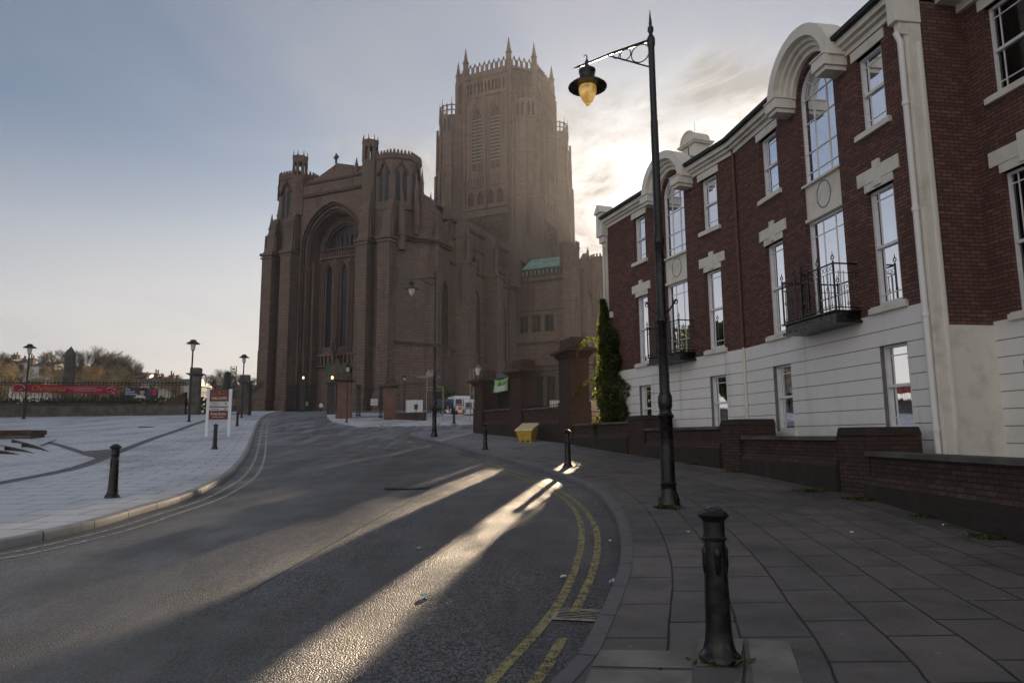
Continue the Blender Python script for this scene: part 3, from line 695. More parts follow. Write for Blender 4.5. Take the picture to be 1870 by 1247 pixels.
def FW(v0):  return lambda s, w, z: (s, v0-w, z)            # wall facing the camera side at depth v0, w outward
def SWR(x0): return lambda s, w, z: (x0+w, s, z)            # wall facing right
def pinnacle(x, y, z, r, h):
    mb = MB(); mb.ngon(x, y, r*1.25, z-6, z, 8); mb.ngon(x, y, r, z, z+h*.35, 8); mb.ngon(x, y, r*1.2, z+h*.35, z+h*.40, 8); mb.ngon(x, y, r*.95, z+h*.40, z+h, 8, .04)
    mb.build('pinnacle', ST, cath)
def buttress(mb, x0, x1, y0, y1, stages):
    # stages: (z_top, inset) going up, sloping set-offs between
    zb = -3
    ins = 0
    for zt, nx in stages:
        mb.box(x0+ins*.3, x1-ins*.3, y0+ins, y1, zb, zt)
        d = nx-ins
        if d > 0: mb.add([(x0+ins*.3, y0+ins, zt), (x1-ins*.3, y0+ins, zt), (x1-ins*.3, y1, zt), (x0+ins*.3, y1, zt), (x0+nx*.3, y0+nx, zt+d*2.2), (x1-nx*.3, y0+nx, zt+d*2.2), (x1-nx*.3, y1, zt+d*2.2), (x0+nx*.3, y1, zt+d*2.2)],
                         [(0, 1, 5, 4), (1, 2, 6, 5), (2, 3, 7, 6), (3, 0, 4, 7), (4, 5, 6, 7)])
        zb = zt; ins = nx
def lancet_window(T, cx, hw, z0, zs, zt, w, name='window', bars=True, mullions=0):
    f = MB(T)
    o = parch(cx, hw, z0, zs, zt); i = parch(cx, hw-.28, z0+.3, zs, zt-.35)
    f.wall(o, [i], w-.25, w+.05)
    win = f.build(name, ST, cath)
    g = MB(T); g.wall(parch(cx, hw-.26, z0+.28, zs, zt-.33), [], w-.35, w-.28); g.build('glass', M['leaded'], win)
    t = MB(T)
    if bars:
        z = z0+1.2
        while z < zs: t.box(cx-hw+.27, cx+hw-.27, w-.27, w-.2, z, z+.09); z += 1.15
    for k in range(mullions):
        x = cx-hw+2*hw*(k+1)/(mullions+1); t.box(x-.1, x+.1, w-.27, w-.05, z0+.3, zs+(zt-zs)*.55)
    if t.v: t.build('tracery', SDK, win)
    return win
# ---- west front
for sg in (-1, 1):
    mx = lambda P: [(sg*a, b) for a, b in (P if sg > 0 else P[::-1])]
    mb = MB()
    mass = [(7.2, 2.5), (14.7, 2.5), (16.3, 5.6), (19.1, 8.9), (19.1, 14), (7.2, 14)]
    mb.prism(mx(mass), -3, 12, 1); mb.prism(mx([(a+(-.0 if a < 8 else -.15), b+.12 if b < 10 else b) for a, b in mass]), 12, 30.8)
    up = [(7.4, 2.9), (13.4, 3.0), (15.2, 6.0), (17.6, 9.4), (17.6, 13.8), (7.4, 13.8)]
    mb.prism(mx(up), 31.4, 37.5)
    tr = [(a*1.0, b) for a, b in [(7.2, 2.62), (14.55, 2.62), (16.15, 5.72), (18.95, 9.0), (18.95, 14), (7.2, 14)]]
    n = len(tr)
    P = [(sg*a, b, 30.8) for a, b in tr]+[(sg*a, b, 33.2) for a, b in up]
    mb.add(P, [(i, (i+1) % n, n+(i+1) % n, n+i) for i in range(n)])
    n = 6
    P = [(sg*a, b, 37.5) for a, b in up]; c = (sg*11.5, 6.6)
    oc = [(c[0]+5.0*math.cos(PI/8+k*PI/4), c[1]+5.0*math.sin(PI/8+k*PI/4)) for k in range(8)]
    mb.prism(mx(up), 37.5, 40.5, .80, c)
    mb.build('corner_mass', ST, cath)
    for z, e in ((11.7, .22), (30.5, .35)):
        s_ = MB()
        big = [(7.2, 2.5-e), (14.7+e, 2.5-e), (16.3+e, 5.6-e*.6), (19.1+e, 8.9-e*.3), (19.1+e, 14), (7.2, 14)]
        s_.prism(mx(big), z, z+.45)
        if z > 20: s_.prism(mx([(a+.25 if a > 8 else a, b-.25 if b < 12 else b) for a, b in big]), z+.45, z+.8)
        s_.build('string_course', SDK, cath)
    # octagonal turret
    mb = MB(); cx, cy = sg*11.5, 7.0; TH = 46.6
    mb.ngon(cx, cy, 4.5, 36.5, TH); mb.ngon(cx, cy, 4.75, TH-.6, TH-.1)
    tur = mb.build('turret', ST, cath)
    mb = MB(); mb.ngon(cx, cy, 4.65, TH, TH+.4)
    for k in range(40):
        a = 2*PI*k/40; r = 4.5*math.cos(PI/8)/math.cos(((a+PI/8) % (PI/4))-PI/8)
        mb.box(cx+r*math.cos(a)-.2, cx+r*math.cos(a)+.2, cy+r*math.sin(a)-.2, cy+r*math.sin(a)+.2, TH+.4, TH+1.1, .1, .1)
    mb.build('battlement', ST, tur)
    for k in range(8):
        a = k*PI/4-PI/2; ca, sa = math.cos(a), math.sin(a)
        if sa > .5: continue
        ap = 4.5*math.cos(PI/8)
        T = lambda s, w, z, ca=ca, sa=sa: (cx+ca*(ap+w)-sa*s, cy+sa*(ap+w)+ca*s, z-1.2)
        if k in (0, 2, 6, 1, 7):
            g = MB(T); g.wall(parch(-.62, .42, 39.2, 44, 45.2), [], -.05, .04); g.wall(parch(.62, .42, 39.2, 44, 45.2), [], -.05, .04)
            g.build('opening', M['leaded'], tur)
            h = MB(T); h.add([(-1.5, .05, 44.3), (0, .05, 46.9), (1.5, .05, 44.3), (1.2, .05, 44.0), (0, .05, 46.1), (-1.2, .05, 44.0), (-1.5, .35, 44.3), (0, .35, 46.9), (1.5, .35, 44.3), (1.2, .35, 44.0), (0, .35, 46.1), (-1.2, .35, 44.0)],
                     [(6, 7, 10, 11), (7, 8, 9, 10), (0, 1, 7, 6), (1, 2, 8, 7), (5, 4, 10, 11), (4, 3, 9, 10)]); h.build('hood_mould', SDK, tur)
    # lantern
    lx, ly = sg*8.3, 2.9
    mb = MB(); mb.ngon(lx, ly, 1.45, 38, 46.0)
    for k in range(8):
        a = PI/8+k*PI/4; mb.ngon(lx+1.25*math.cos(a), ly+1.25*math.sin(a), .27, 46.0, 48.6, 6)
    mb.ngon(lx, ly, 1.5, 48.6, 49.6); mb.ngon(lx, ly, 1.6, 49.6, 49.9)
    for k in range(8):
        a = PI/8+k*PI/4; mb.ngon(lx+1.4*math.cos(a), ly+1.4*math.sin(a), .14, 49.8, 51.1, 4, .1)
    mb.build('lantern', ST, cath)
    # front buttresses
    for a, b, st in ((7.4, 10.0, [(2, .25), (30.4, .9), (36.5, 1.6), (39.5, 2.3)]), (12.1, 14.7, [(3, .25), (11.8, .35), (30.6, 1.1), (34.5, 1.7), (36.5, 2.4)])):
        mb = MB(); x0, x1 = (a, b) if sg > 0 else (-b, -a); buttress(mb, x0, x1, 0, 3.4, st)
        mb.box(x0-.25, x1+.25, -.0, 3.2, 30.2, 30.7); mb.box(x0-.12, x1+.12, .12, 3.2, 29.6, 29.9)
        for xx in (x0, x1): mb.box(xx-.12, xx+.12, 1.0, 1.4, 31, 34.5, .05, .05)
        mb.build('buttress', ST, cath)
    pinnacle(sg*15.3, 3.2, 34.5, .55, 5.2); pinnacle(sg*16.4, 6.2, 38.0, .42, 6.0); pinnacle(sg*16.8, 10.5, 36.5, .42, 5.0); pinnacle(sg*16.4, 8.0, 40.5, .35, 5.0); pinnacle(sg*18.8, 9.2, 31.5, .5, 4.6)
# arch wall in front, with stepped orders
for k, (hw, zt, v, dv) in enumerate([(7.1, 39.6, 2.6, .45), (6.75, 39.1, 3.05, .4), (6.35, 38.55, 3.45, .5), (5.95, 38.0, 3.95, 2.6)]):
    mb = MB(FW(v)); mb.wall(rect(-7.3, 7.3, -3, 44.0 if k == 0 else 43.5), [parch(0, hw, -2.9, 31.2, zt, 16)], -dv, 0)
    mb.build('arch_order', ST, cath)
    e = MB(FW(v))
    pts = [(a, 0, b) for a, b in parch(0, hw+.05, -2, 31.2, zt+.08, 16)]; e.tube(pts, .17, 6); e.build('arch_roll', SDK if k % 2 else ST, cath, smooth=True)
for z0, z1, e in ((41.2, 41.7, 2.25), (43.7, 44.1, 2.4)): MB().box(-7.4, 7.4, e, 5.2, z0, z1).build('string_course', SDK, cath)
mb = MB(FW(3.4)); mb.wall([(-7.2, 43.8), (7.2, 43.8), (7.2, 45.9), (4.6, 46.0), (3.6, 46.3), (0, 47.3), (-3.6, 45.7), (-4.2, 45.2), (-7.2, 45.2)], [], -1.6, 0)
gb = mb.build('gable', ST, cath)
mb = MB(); mb.tube([(-3.7, 4.0, 45.65), (0, 4.0, 47.3), (3.7, 4.0, 46.25)], .38, 5); mb.build('coping', SDK, gb)
mb = MB(); mb.box(-.13, .13, 3.3, 3.6, 47.4, 49.4); mb.box(-.55, .55, 3.32, 3.58, 48.5, 48.8); mb.ring((0, 3.45, 48.65), .42, .11, n=14); mb.build('cross', SDK, gb)
mb = MB(FW(3.35))
for i in range(12):
    x = -5.9+i*1.07; mb.wall(parch(x, .35, 41.9, 42.7, 43.2, 4), [], 0, .06)
mb.build('blind_arcade', SDK, cath)
pinnacle(5.0, 3.2, 45.2, .32, 2.6); pinnacle(-6.3, 3.2, 42.5, .3, 2.2)
# the window wall inside the arch
T = FW(6.5)
holes = [parch(x, 1.0, 12.4, 27.3, 28.9) for x in (-3.6, 0, 3.6)]+[parch(0, 4.6, 31.0, 31.6, 36.6, 12)]+[parch(0, 1.9, -2.9, 3.5, 6.0)]
mb = MB(T); mb.wall(rect(-7.2, 7.2, -3, 42), holes, -1.5, 0); mb.build('front_wall', ST, cath)
for x in (-3.6, 0, 3.6):
    lancet_window(T, x, 1.0, 12.4, 27.3, 28.9, -.35)
    mb = MB(T)
    for s in (-1, 1): mb.tube([(x+s*1.25, .15, 11.5), (x+s*1.25, .15, 27.5)], .16, 6); mb.tube([(x+s*1.6, .3, 9), (x+s*1.6, .3, 29.8)], .13, 6)
    mb.tube([(a, .15, b) for a, b in parch(x, 1.25, 27.2, 27.5, 29.4)], .14, 5); mb.build('shaft', ST, cath, smooth=True)
w_ = lancet_window(T, 0, 4.6, 31.0, 31.6, 36.6, -.5, bars=False, mullions=7)
mb = MB(T)
for i in range(18): mb.box(-5.1+i*.6-.07, -5.1+i*.6+.07, .1, .3, 30.0, 31.5)
mb.box(-5.3, 5.3, .0, .4, 31.5, 31.75); mb.box(-5.3, 5.3, -.1, .5, 29.7, 30.0)
for i in range(6): mb.tube([(a, .2, b) for a, b in parch(-4.2+i*1.68, .8, 28.9, 29.0, 29.8, 5)], .09, 4)
mb.build('bridge_balustrade', ST, cath)
# great west door: canopy with two green relief panels
mb = MB(T); mb.wall([(-3.4, -3), (3.4, -3), (3.4, 6.0), (1.9, 7.2), (0, 10.4), (-1.9, 7.2), (-3.4, 6.0)], [parch(0, 1.9, -2.9, 3.5, 5.6)], 0, 1.3)
mb.wall([(-5.6, 8.8), (5.6, 8.8), (5.6, 11.4), (-5.6, 11.4)], [rect(-5.2+i*.9, -4.7+i*.9, 9.2, 10.9) for i in range(12)], .1, .5)
dr = mb.build('portal', ST, cath)
for s in (-1, 1):
    g = MB(T); g.wall(parch(s*1.7, 1.1, 6.3, 8.2, 9.3, 6), [], .3, 1.15); g.build('relief', M['copperd'], dr)
mb = MB(T); mb.wall(parch(0, 1.85, -2.9, 3.5, 5.5), [], .1, .25)
mb.build('door', M['leaded'], dr)
mb = MB(); mb.box(-7.0, -5.5, 4.6, 6.5, -3, 29, 0, 0); mb.box(5.5, 7.0, 4.6, 6.5, -3, 29, 0, 0); mb.build('jamb', ST, cath)
# ---- nave side wall with aisle bays
T = SWR(19.1)
wh = []
for c in (23.2, 35.8): wh.append(parch(c, 2.1, 9.9, 21.5, 25.2))
cl = []
for b0 in (19.0, 31.6):
    for k in range(4): cl.append(parch(b0+.9+k*1.85, .62, 29.0, 30.9, 31.7, 5))
mb = MB(T); mb.wall(rect(14, 46, -3, 36.5), wh+cl, -1.4, 0); mb.build('nave_wall', ST, cath)
mb = MB(SWR(19.15)); 
for i, c in enumerate((23.2, 35.8)):
    lancet_window(T, c, 2.1, 9.9, 21.5, 25.2, -.5, mullions=2)
    e = MB(T); e.tube([(a, .1, b) for a, b in parch(c, 2.5, 9, 21.5, 25.9)], .2, 5); e.build('hood_mould', SDK, cath, smooth=True)
g = MB(T); g.wall(rect(14.2, 45.8, 28, 33), [], -1.3, -1.2); g.build('clerestory_glass', M['leaded'], cath)
# bay 1 between corner mass and first buttress
T1 = SWR(19.12)
lancet_window(T1, 11.9, 1.7, 9.9, 21.5, 25.0, .18, mullions=2)
for z0, z1, e in ((28.0, 28.5, .3), (11.2, 11.6, .25), (36.4, 37.0, .35), (33.0, 33.3, .2)): MB().box(18.9, 19.1+e, 14, 46, z0, z1).build('string_course', SDK, cath)
for y0, ox in ((15.5, 22.4), (27.8, 22.4), (39.6, 20.0)):
    mb = MB(); mb.box(19.0, ox, y0, y0+3.2, -3, 11.4); mb.box(19.0, ox-.2, y0+.1, y0+3.1, 11.4, 28.2); mb.box(19.0, ox+.1, y0-.15, y0+3.3, 28.2, 28.7)
    mb.box(18.8, 21.2, y0+.2, y0+3.0, 28.7, 34.2)
    mb.add([(18.6, y0+.1, 34.2), (21.3, y0+.1, 34.2), (21.3, y0+3.1, 34.2), (18.6, y0+3.1, 34.2), (18.6, y0+.1, 37.2), (20.3, y0+.4, 37.2), (20.3, y0+2.8, 37.2), (18.6, y0+3.1, 37.2)], [(0, 1, 5, 4), (1, 2, 6, 5), (2, 3, 7, 6), (3, 0, 4, 7), (4, 5, 6, 7), (0, 3, 2, 1)])
    mb.build('buttress', ST, cath); pinnacle(ox-.8, y0+.9, 30.0, .45, 5.6)
mb = MB(); mb.box(17.6, 18.2, 13.5, 68, 37.0, 39.2); mb.box(-18.2, -17.6, 13.5, 68, 37.0, 39.2); mb.build('parapet', ST, cath)
mb = MB(); mb.add([(17.9, 12, 39.0), (17.9, 70, 39.0), (0, 70, 45), (0, 12, 45), (-17.9, 12, 39.0), (-17.9, 70, 39.0)], [(0, 1, 2, 3), (3, 2, 5, 4), (0, 3, 4), (1, 5, 2)]); mb.build('roof', M['slate'], cath)
mb = MB(); mb.box(-19.1, 17.7, 13.9, 70, -3, 36.4); mb.build('nave_core', ST, cath)
pinnacle(17.9, 15.2, 39.2, .3, 2.2)
# ---- transept and its porch
mb = MB(FW(44)); wins = [(19.9, 22.2), (23.0, 25.3), (26.1, 28.4)]
mb.wall(rect(18.8, 30.6, -3, 31.6), [rect(a, b, 18.6, 22.6) for a, b in wins], -1, 0); mb.build('transept_wall', ST, cath)
for a, b in wins:
    f = MB(FW(44)); f.wall(rect(a, b, 18.6, 22.6), [rect(a+.2, (a+b)/2-.1, 18.8, 22.4), rect((a+b)/2+.1, b-.2, 18.8, 22.4)], -.6, -.3); w = f.build('window', SDK, cath)
    g = MB(FW(44)); g.wall(rect(a, b, 18.6, 22.6), [], -.75, -.65); g.build('glass', M['leaded'], w)
mb = MB(); mb.box(18.8, 30.8, 43.6, 44, 15.9, 16.4); mb.box(18.8, 30.8, 43.7, 44, 10.6, 11.0); mb.box(18.8, 30.9, 43.6, 44, 30.0, 30.4); mb.box(18.8, 30.8, 43.75, 44, 23.3, 23.6)
mb.build('string_course', SDK, cath)
mb = MB(FW(43.8)); mb.wall(rect(18.4, 30.6, 31.2, 33.2), [rect(18.8+i*1.0, 19.35+i*1.0, 31.8, 32.8) for i in range(12)], -.4, 0); mb.build('parapet', SDK, cath)
mb = MB(); mb.add([(18.6, 44.8, 32), (30.4, 44.8, 32), (30.4, 50, 37.0), (20.6, 50, 37.0), (20.6, 60, 37.0), (30.4, 60, 37)], [(0, 1, 2, 3), (3, 2, 5, 4)]); mb.build('copper_roof', M['copper'], cath, recalc=False)
mb = MB(); mb.box(18.9, 33.0, 45.1, 66, -3, 31.5); mb.box(31.2, 33.0, 46, 60, 31.5, 35.2); mb.build('transept_block', ST, cath)
for (x, y, zt) in ((31.8, 45.8, 38.0), (33.4, 63.5, 39.2)):
    mb = MB(); mb.ngon(x, y, 2.25, -3, zt); mb.ngon(x, y, 2.4, zt-.8, zt-.4)
    for k in range(16): a = k*PI/8; mb.box(x+2.1*math.cos(a)-.18, x+2.1*math.cos(a)+.18, y+2.1*math.sin(a)-.18, y+2.1*math.sin(a)+.18, zt, zt+.7)
    mb.build('turret', ST, cath)
mb = MB(SWR(33.4)); mb.wall([(47, -3), (62.5, -3), (62.5, 35.5), (58, 35.5), (54.8, 38.4), (51.5, 35.5), (47, 35.5)], [parch(54.8, 3.6, 2, 24, 29.5, 12)], -1.5, 0); mb.build('porch_wall', ST, cath)
lancet_window(SWR(33.4), 54.8, 3.6, 2, 24, 29.5, -1.0, mullions=3)
for y in (48.6, 60.2):
    b = MB(); b.box(33.2, 35.2, y-.9, y+.9, -3, 24); b.box(33.2, 34.4, y-.7, y+.7, 24, 33, .2, .2); b.build('buttress', ST, cath)
pinnacle(33.2, 54.8, 38.0, .3, 2.0)
# ---- added chapel shape, hidden by the terrace, put there to break up the low sun
LC = lambda pts: [((Vector((x, y, 0))-CO).dot(cu_), (Vector((x, y, 0))-CO).dot(cv_)) for x, y in pts]
mb = MB(); mb.prism(LC([(34, 249), (62, 236), (70, 254), (42, 267)]), -3, 32); mb.prism(LC([(38.5, 247.5), (50.5, 242), (54, 250), (42, 255.5)]), 32, 37); mb.build('sun_break_block', ST, cath)
mb = MB(); mb.prism(LC([(34, 249), (62, 236), (70, 254), (42, 267)]), 32, 34, .8); mb.build('roof', M['slate'], cath)
for bx, by in ((42.5, 249.5), (44.4, 249), (46.3, 248.4)):
    q = LC([(bx-.62, by-.5), (bx+.62, by-.5), (bx+.62, by+.7), (bx-.62, by+.7)]); mb = MB(); mb.prism(q, 34, 53); mb.prism(q, 53, 58, .05); mb.build('pinnacle', ST, cath)  # added pinnacles, sized to half-shade the road from the low sun
# ---- tower
TV = 80.7; OH, OF = 12.4, 6.9
octo = [(OF, -OH), (OH, -OF), (OH, OF), (OF, OH), (-OF, OH), (-OH, OF), (-OH, -OF), (-OF, -OH)]
tower = MB()
tower.prism([(a, TV+b) for a, b in octo], 30, 99.0)
tower.prism([(a*1.06, TV+b*1.06) for a, b in octo], 30, 72); tower.prism([(a*1.03, TV+b*1.03) for a, b in octo], 72, 90)
tw = tower.build('tower', SDK, cath)  # darker stone on the recessed faces: colour contrast in place of shadow
def TP(kind):      # tower faces: frame with s along the face and w outward
    if kind == 0: return lambda s, w, z: (s, TV-OH-w, z)
    return lambda s, w, z: (OH+w, TV+s, z)
for kind in (0, 1):
    T = TP(kind)
    # recessed belfry stage: proud frame around two tall louvred openings
    fr = MB(T); fr.wall(rect(-7.0, 7.0, 56, 98.6), [parch(-2.9, 2.1, 67.0, 84.5, 89.8, 10), parch(2.9, 2.1, 67.0, 84.5, 89.8, 10)]+[parch(-4.6+i*3.05, .95, 59.4, 61.8, 63.4, 6) for i in range(4)]
                +[parch(-5.6+i*1.12, .3, 92.6, 95.2, 96.0, 4) for i in range(11)], .0, 1.05)
    bf = fr.build('belfry_stage', ST, tw)
    for sx in (-2.9, 2.9):
        o = MB(T); o.wall(parch(sx, 2.1, 67.0, 84.5, 89.8, 10), [parch(sx, 1.55, 69.6, 84.3, 88.6, 10)], .2, .75)
        w = o.build('belfry_window', ST, tw)
        l = MB(T)
        for k in range(15):
            z = 69.9+k*1.05
            if z < 85: l.add([(sx-1.5, .15, z+.5), (sx+1.5, .15, z+.5), (sx+1.5, .7, z), (sx-1.5, .7, z), (sx-1.5, .15, z+.62), (sx+1.5, .15, z+.62), (sx+1.5, .7, z+.12), (sx-1.5, .7, z+.12)], [(0, 1, 2, 3), (4, 5, 6, 7), (3, 2, 6, 7), (0, 1, 5, 4)])
        l.build('louvre', M['lead'], w)
        k_ = MB(T); k_.wall(parch(sx, 1.7, 69.4, 84.3, 88.9, 8), [], .02, .08); k_.build('shade_sheet', M['black'], w)  # black sheet standing in for the dark behind the louvres
        t = MB(T); t.box(sx-.1, sx+.1, .4, .8, 69.6, 87)
        t.tube([(sx, .6, 85.2), (sx-1.1, .6, 86.6)], .1, 4); t.tube([(sx, .6, 85.2), (sx+1.1, .6, 86.6)], .1, 4); t.build('tracery', ST, w)
    c = MB(T); c.box(-7.2, 7.2, 1.0, 1.4, 58.0, 58.6); c.box(-7.2, 7.2, 1.0, 1.3, 64.4, 64.8); c.box(-7.2, 7.2, 1.0, 1.35, 91.2, 91.6); c.box(-7.1, 7.1, 1.0, 1.3, 97.0, 97.4)
    for i in range(14): c.box(-6.4+i*.95-.1, -6.4+i*.95+.1, 1.0, 1.25, 64.8, 67.4)
    for s in (-6.6, -.0, 6.6): c.box(s-.35, s+.35, 1.0, 1.5, 58.6, 96 if s else 91)
    c.build('string_course', ST, tw)
# big lower arch on the south face
o = MB(lambda s, w, z: (OH*1.06+w, TV+s, z)); o.tube([(a, .3, b) for a, b in parch(1, 5.6, 36, 44, 53.5, 12)], .35, 5); o.tube([(a, .3, b) for a, b in parch(1, 4.6, 36, 44, 52, 12)], .3, 5); o.tube([(a, .3, b) for a, b in parch(1, 3.6, 36, 44, 50.5, 12)], .3, 5)
o.build('great_arch', ST, tw)
g = MB(lambda s, w, z: (OH*1.06+w, TV+s, z)); g.wall(parch(1, 3.2, 36, 43.5, 49.8, 10), [], .02, .1); g.build('window', M['leaded'], tw)
# parapet with pierced crown on every face of the octagon
for i in range(8):
    a = Vector((octo[i][0], TV+octo[i][1], 0)); b = Vector((octo[(i+1) % 8][0], TV+octo[(i+1) % 8][1], 0)); L = (b-a).length; d = (b-a)/L; nn = Vector((d.y, -d.x, 0))
    T = lambda s, w, z, a=a, d=d, nn=nn: tuple(a+d*s+nn*w+Vector((0, 0, z)))
    n = 8 if L > 10 else 4; pitch = (L-1.6)/n
    top = [(0, 99.0), (L, 99.0), (L, 101.2)]
    for k in range(n, 0, -1):
        c = .8+pitch*(k-.5); top += [(c+pitch*.5, 101.2), (c+pitch*.25, 101.5), (c, 102.6), (c-pitch*.25, 101.5)]
    top += [(.8, 101.2), (0, 101.2)]
    hs = [parch(.8+pitch*(k+.5), pitch*.26, 99.5, 101.0, 101.75, 4) for k in range(n)]
    p = MB(T); p.wall(top, hs, -.25, .25); p.box(0, L, -.3, .45, 98.6, 99.1); p.build('crown_parapet', ST, tw)
    q = octo[i]; x, y = q[0]*1.0, TV+q[1]*1.0
    mb = MB(); mb.ngon(x, y, .95, 56, 101.0); mb.ngon(x, y, .75, 101.0, 103.2); mb.ngon(x, y, .95, 103.2, 103.5); mb.ngon(x, y, .72, 103.5, 108.2, 8, .04)
    mb.build('pinnacle', ST, tw)
# corner stair turrets
for sx, sy in ((-1, -1), (1, -1), (1, 1), (-1, 1)):
    cx, cy = sx*11.5, TV+sy*11.5
    stg = [(5.2, 30, 48), (4.9, 48, 60), (4.6, 60, 72), (4.35, 72, 82), (4.1, 82, 87.2)]
    mb = MB()
    for r, a, b in stg: mb.ngon(cx, cy, r, a, b)
    for r, a, b in stg[1:]: mb.ngon(cx, cy, r+.45, a-.5, a+.1)
    t = mb.build('stair_turret', ST, tw)
    mb = MB()
    for k in range(16):
        a = 2*PI*k/16; mb.box(cx+3.75*math.cos(a)-.16, cx+3.75*math.cos(a)+.16, cy+3.75*math.sin(a)-.16, cy+3.75*math.sin(a)+.16, 87.2, 90.6)
    for zz in (88.7, 90.2):
        for k in range(8):
            a0, a1 = PI/8+k*PI/4, PI/8+(k+1)*PI/4; mb.tube([(cx+4.0*math.cos(a0), cy+4.0*math.sin(a0), zz), (cx+4.0*math.cos(a1), cy+4.0*math.sin(a1), zz)], .18, 4)
    for k in range(8): a = PI/8+k*PI/4; mb.ngon(cx+4.0*math.cos(a), cy+4.0*math.sin(a), .28, 86, 92.6, 4, .1)
    mb.build('crown', ST, t)
    for k in range(8):
        a = k*PI/4; ca, sa = math.cos(a), math.sin(a)
        if ca*sx+sa*sy < .3 and not (sa < -.9): continue
        ap = 4.1*math.cos(PI/8); T = lambda s, w, z, ca=ca, sa=sa: (cx+ca*(ap+w)-sa*s, cy+sa*(ap+w)+ca*s, z)
        g = MB(T); g.wall(parch(-.65, .36, 82.3, 85.4, 86.4, 4), [], 0, .06); g.wall(parch(.65, .36, 82.3, 85.4, 86.4, 4), [], 0, .06); g.build('opening', M['leaded'], t)
    for k in range(8):
        a = PI/8+k*PI/4
        if (math.cos(a)*sx+math.sin(a)*sy) > -.2:
            b = MB(); b.box(cx+5.0*math.cos(a)-.45, cx+5.0*math.cos(a)+.45, cy+5.0*math.sin(a)-.45, cy+5.0*math.sin(a)+.45, 30, 70, .1, .1)
            b.box(cx+4.6*math.cos(a)-.35, cx+4.6*math.cos(a)+.35, cy+4.6*math.sin(a)-.35, cy+4.6*math.sin(a)+.35, 70, 84, .1, .1); b.build('rib', ST, t)
# ================================================================== BRICK TERRACE ON THE RIGHT
C0 = Vector((7.72, 12.35, 0)); K0 = Vector((6.63, 19.3, 0)); C2 = Vector((3.75, 26.9, 0))
u1 = (K0-C0).normalized(); n1 = Vector((-u1.y, u1.x, 0)); u2 = (C2-K0).normalized(); n2_ = Vector((-u2.y, u2.x, 0))
terr = thing('terrace_building', 'three storey red brick terrace with white stucco ground floor and arched dormers', 'building', (6.6, 19.3, .7))
def FR(o, u, n, dz=0): return lambda s, w, z: (o.x+u.x*s+n.x*w, o.y+u.y*s+n.y*w, z+dz)
LA = (K0-C0).length; LB = (C2-K0).length
def grooved(T, s0, s1, ztop, zbot, holes, name='stucco_wall'):
    # holes: list of (a, b, z0, z1); base slab plus proud courses leaving dark joints
    mb = MB(T); mb.wall(rect(s0, s1, zbot, ztop), [rect(*h) for h in holes], -.30, -.018); base = mb.build('joint_bed', M['groove'], terr)
    mb = MB(T); zs = [ztop, ztop-.37]; 
    while zs[-1] > zbot: zs.append(zs[-1]-.312)
    for za, zb in zip(zs, zs[1:]):
        zb = max(zb, zbot); lo = zb+.016
        cuts = sorted([(h[0], h[1], max(h[2], lo), min(h[3], za)) for h in holes if h[2] < za and h[3] > lo])
        x = s0
        for a, b, c, d in cuts:
            if a > x: mb.box(x, a, -.017, 0, lo, za)
            if c > lo+.01: mb.box(a, b, -.017, 0, lo, c-.001)
            if d < za-.01: mb.box(a, b, -.017, 0, d+.001, za)
            x = b
        if s1 > x: mb.box(x, s1, -.017, 0, lo, za)
    return mb.build(name, M['stucco'], terr)
def sash(T, a, b, z0, z1, sill=True, door=False, blind=0, z_rail=None, lights=True):
    f = MB(T); fw = .055; w0, w1 = -.20, -.11
    f.box(a, a+fw, w0, w1, z0, z1); f.box(b-fw, b, w0, w1, z0, z1); f.box(a+fw, b-fw, w0, w1, z1-fw, z1); f.box(a+fw, b-fw, w0, w1, z0, z0+.09)
    zm = z_rail or z0+(z1-z0)*.49
    if not door: f.box(a+fw, b-fw, w0+.02, w1+.01, zm-.03, zm+.03)
    win = f.build('window', M['winframe'], terr)
    mb = MB(T); gb = .011
    if door:
        for k in (1, 2): x = a+(b-a)*k/3; mb.box(x-gb, x+gb, -.17, -.145, z0+.09, z1-fw)
        mb.box(a+fw, b-fw, -.17, -.147, z1-.38, z1-.36); mb.box(a+fw, b-fw, -.17, -.147, z0+.6, z0+.63)
    else:
        for (l, h, top) in ((z0+.09, zm-.03, False), (zm+.03, z1-fw, True)):
            x = a+fw+.13; mb.box(x-gb, x+gb, -.17, -.145, l, h); x = b-fw-.13; mb.box(x-gb, x+gb, -.17, -.145, l, h)
            z = h-.16 if top else l+.16; mb.box(a+fw, b-fw, -.17, -.147, z-gb, z+gb)
    mb.build('glazing_bars', M['winframe'], win)
    g = MB(T); g.add([(a+.03, -.158, z0+.05), (b-.03, -.158, z0+.05), (b-.03, -.158, z1-.03), (a+.03, -.158, z1-.03)], [(0, 1, 2, 3)]); g.build('pane', M['glass'], win, recalc=False)
    if blind:
        bl = MB(T); n = 9; x0, x1 = (a+.03, a+.03+(b-a)*.55) if blind == 1 else (a+.05, b-.05)
        zb = z0+.1 if blind < 3 else z0+(z1-z0)*.55
        P = []; F = []
        for k in range(n*2+1): P += [(x0+(x1-x0)*k/(n*2), -.30-(.03 if k % 2 else 0), zb), (x0+(x1-x0)*k/(n*2), -.30-(.03 if k % 2 else 0), z1)]
        for k in range(n*2): F.append((2*k, 2*k+2, 2*k+3, 2*k+1))
        bl.add(P, F); bl.build('blind', M['blind'], win)
    if sill:
        s_ = MB(T); s_.box(a-.13, b+.13, -.2, .085, z0-.15, z0-.03); s_.box(a-.10, b+.10, -.2, .05, z0-.03, z0-.002); s_.build('sill', M['trim'], win, bevel=.008)
    return win
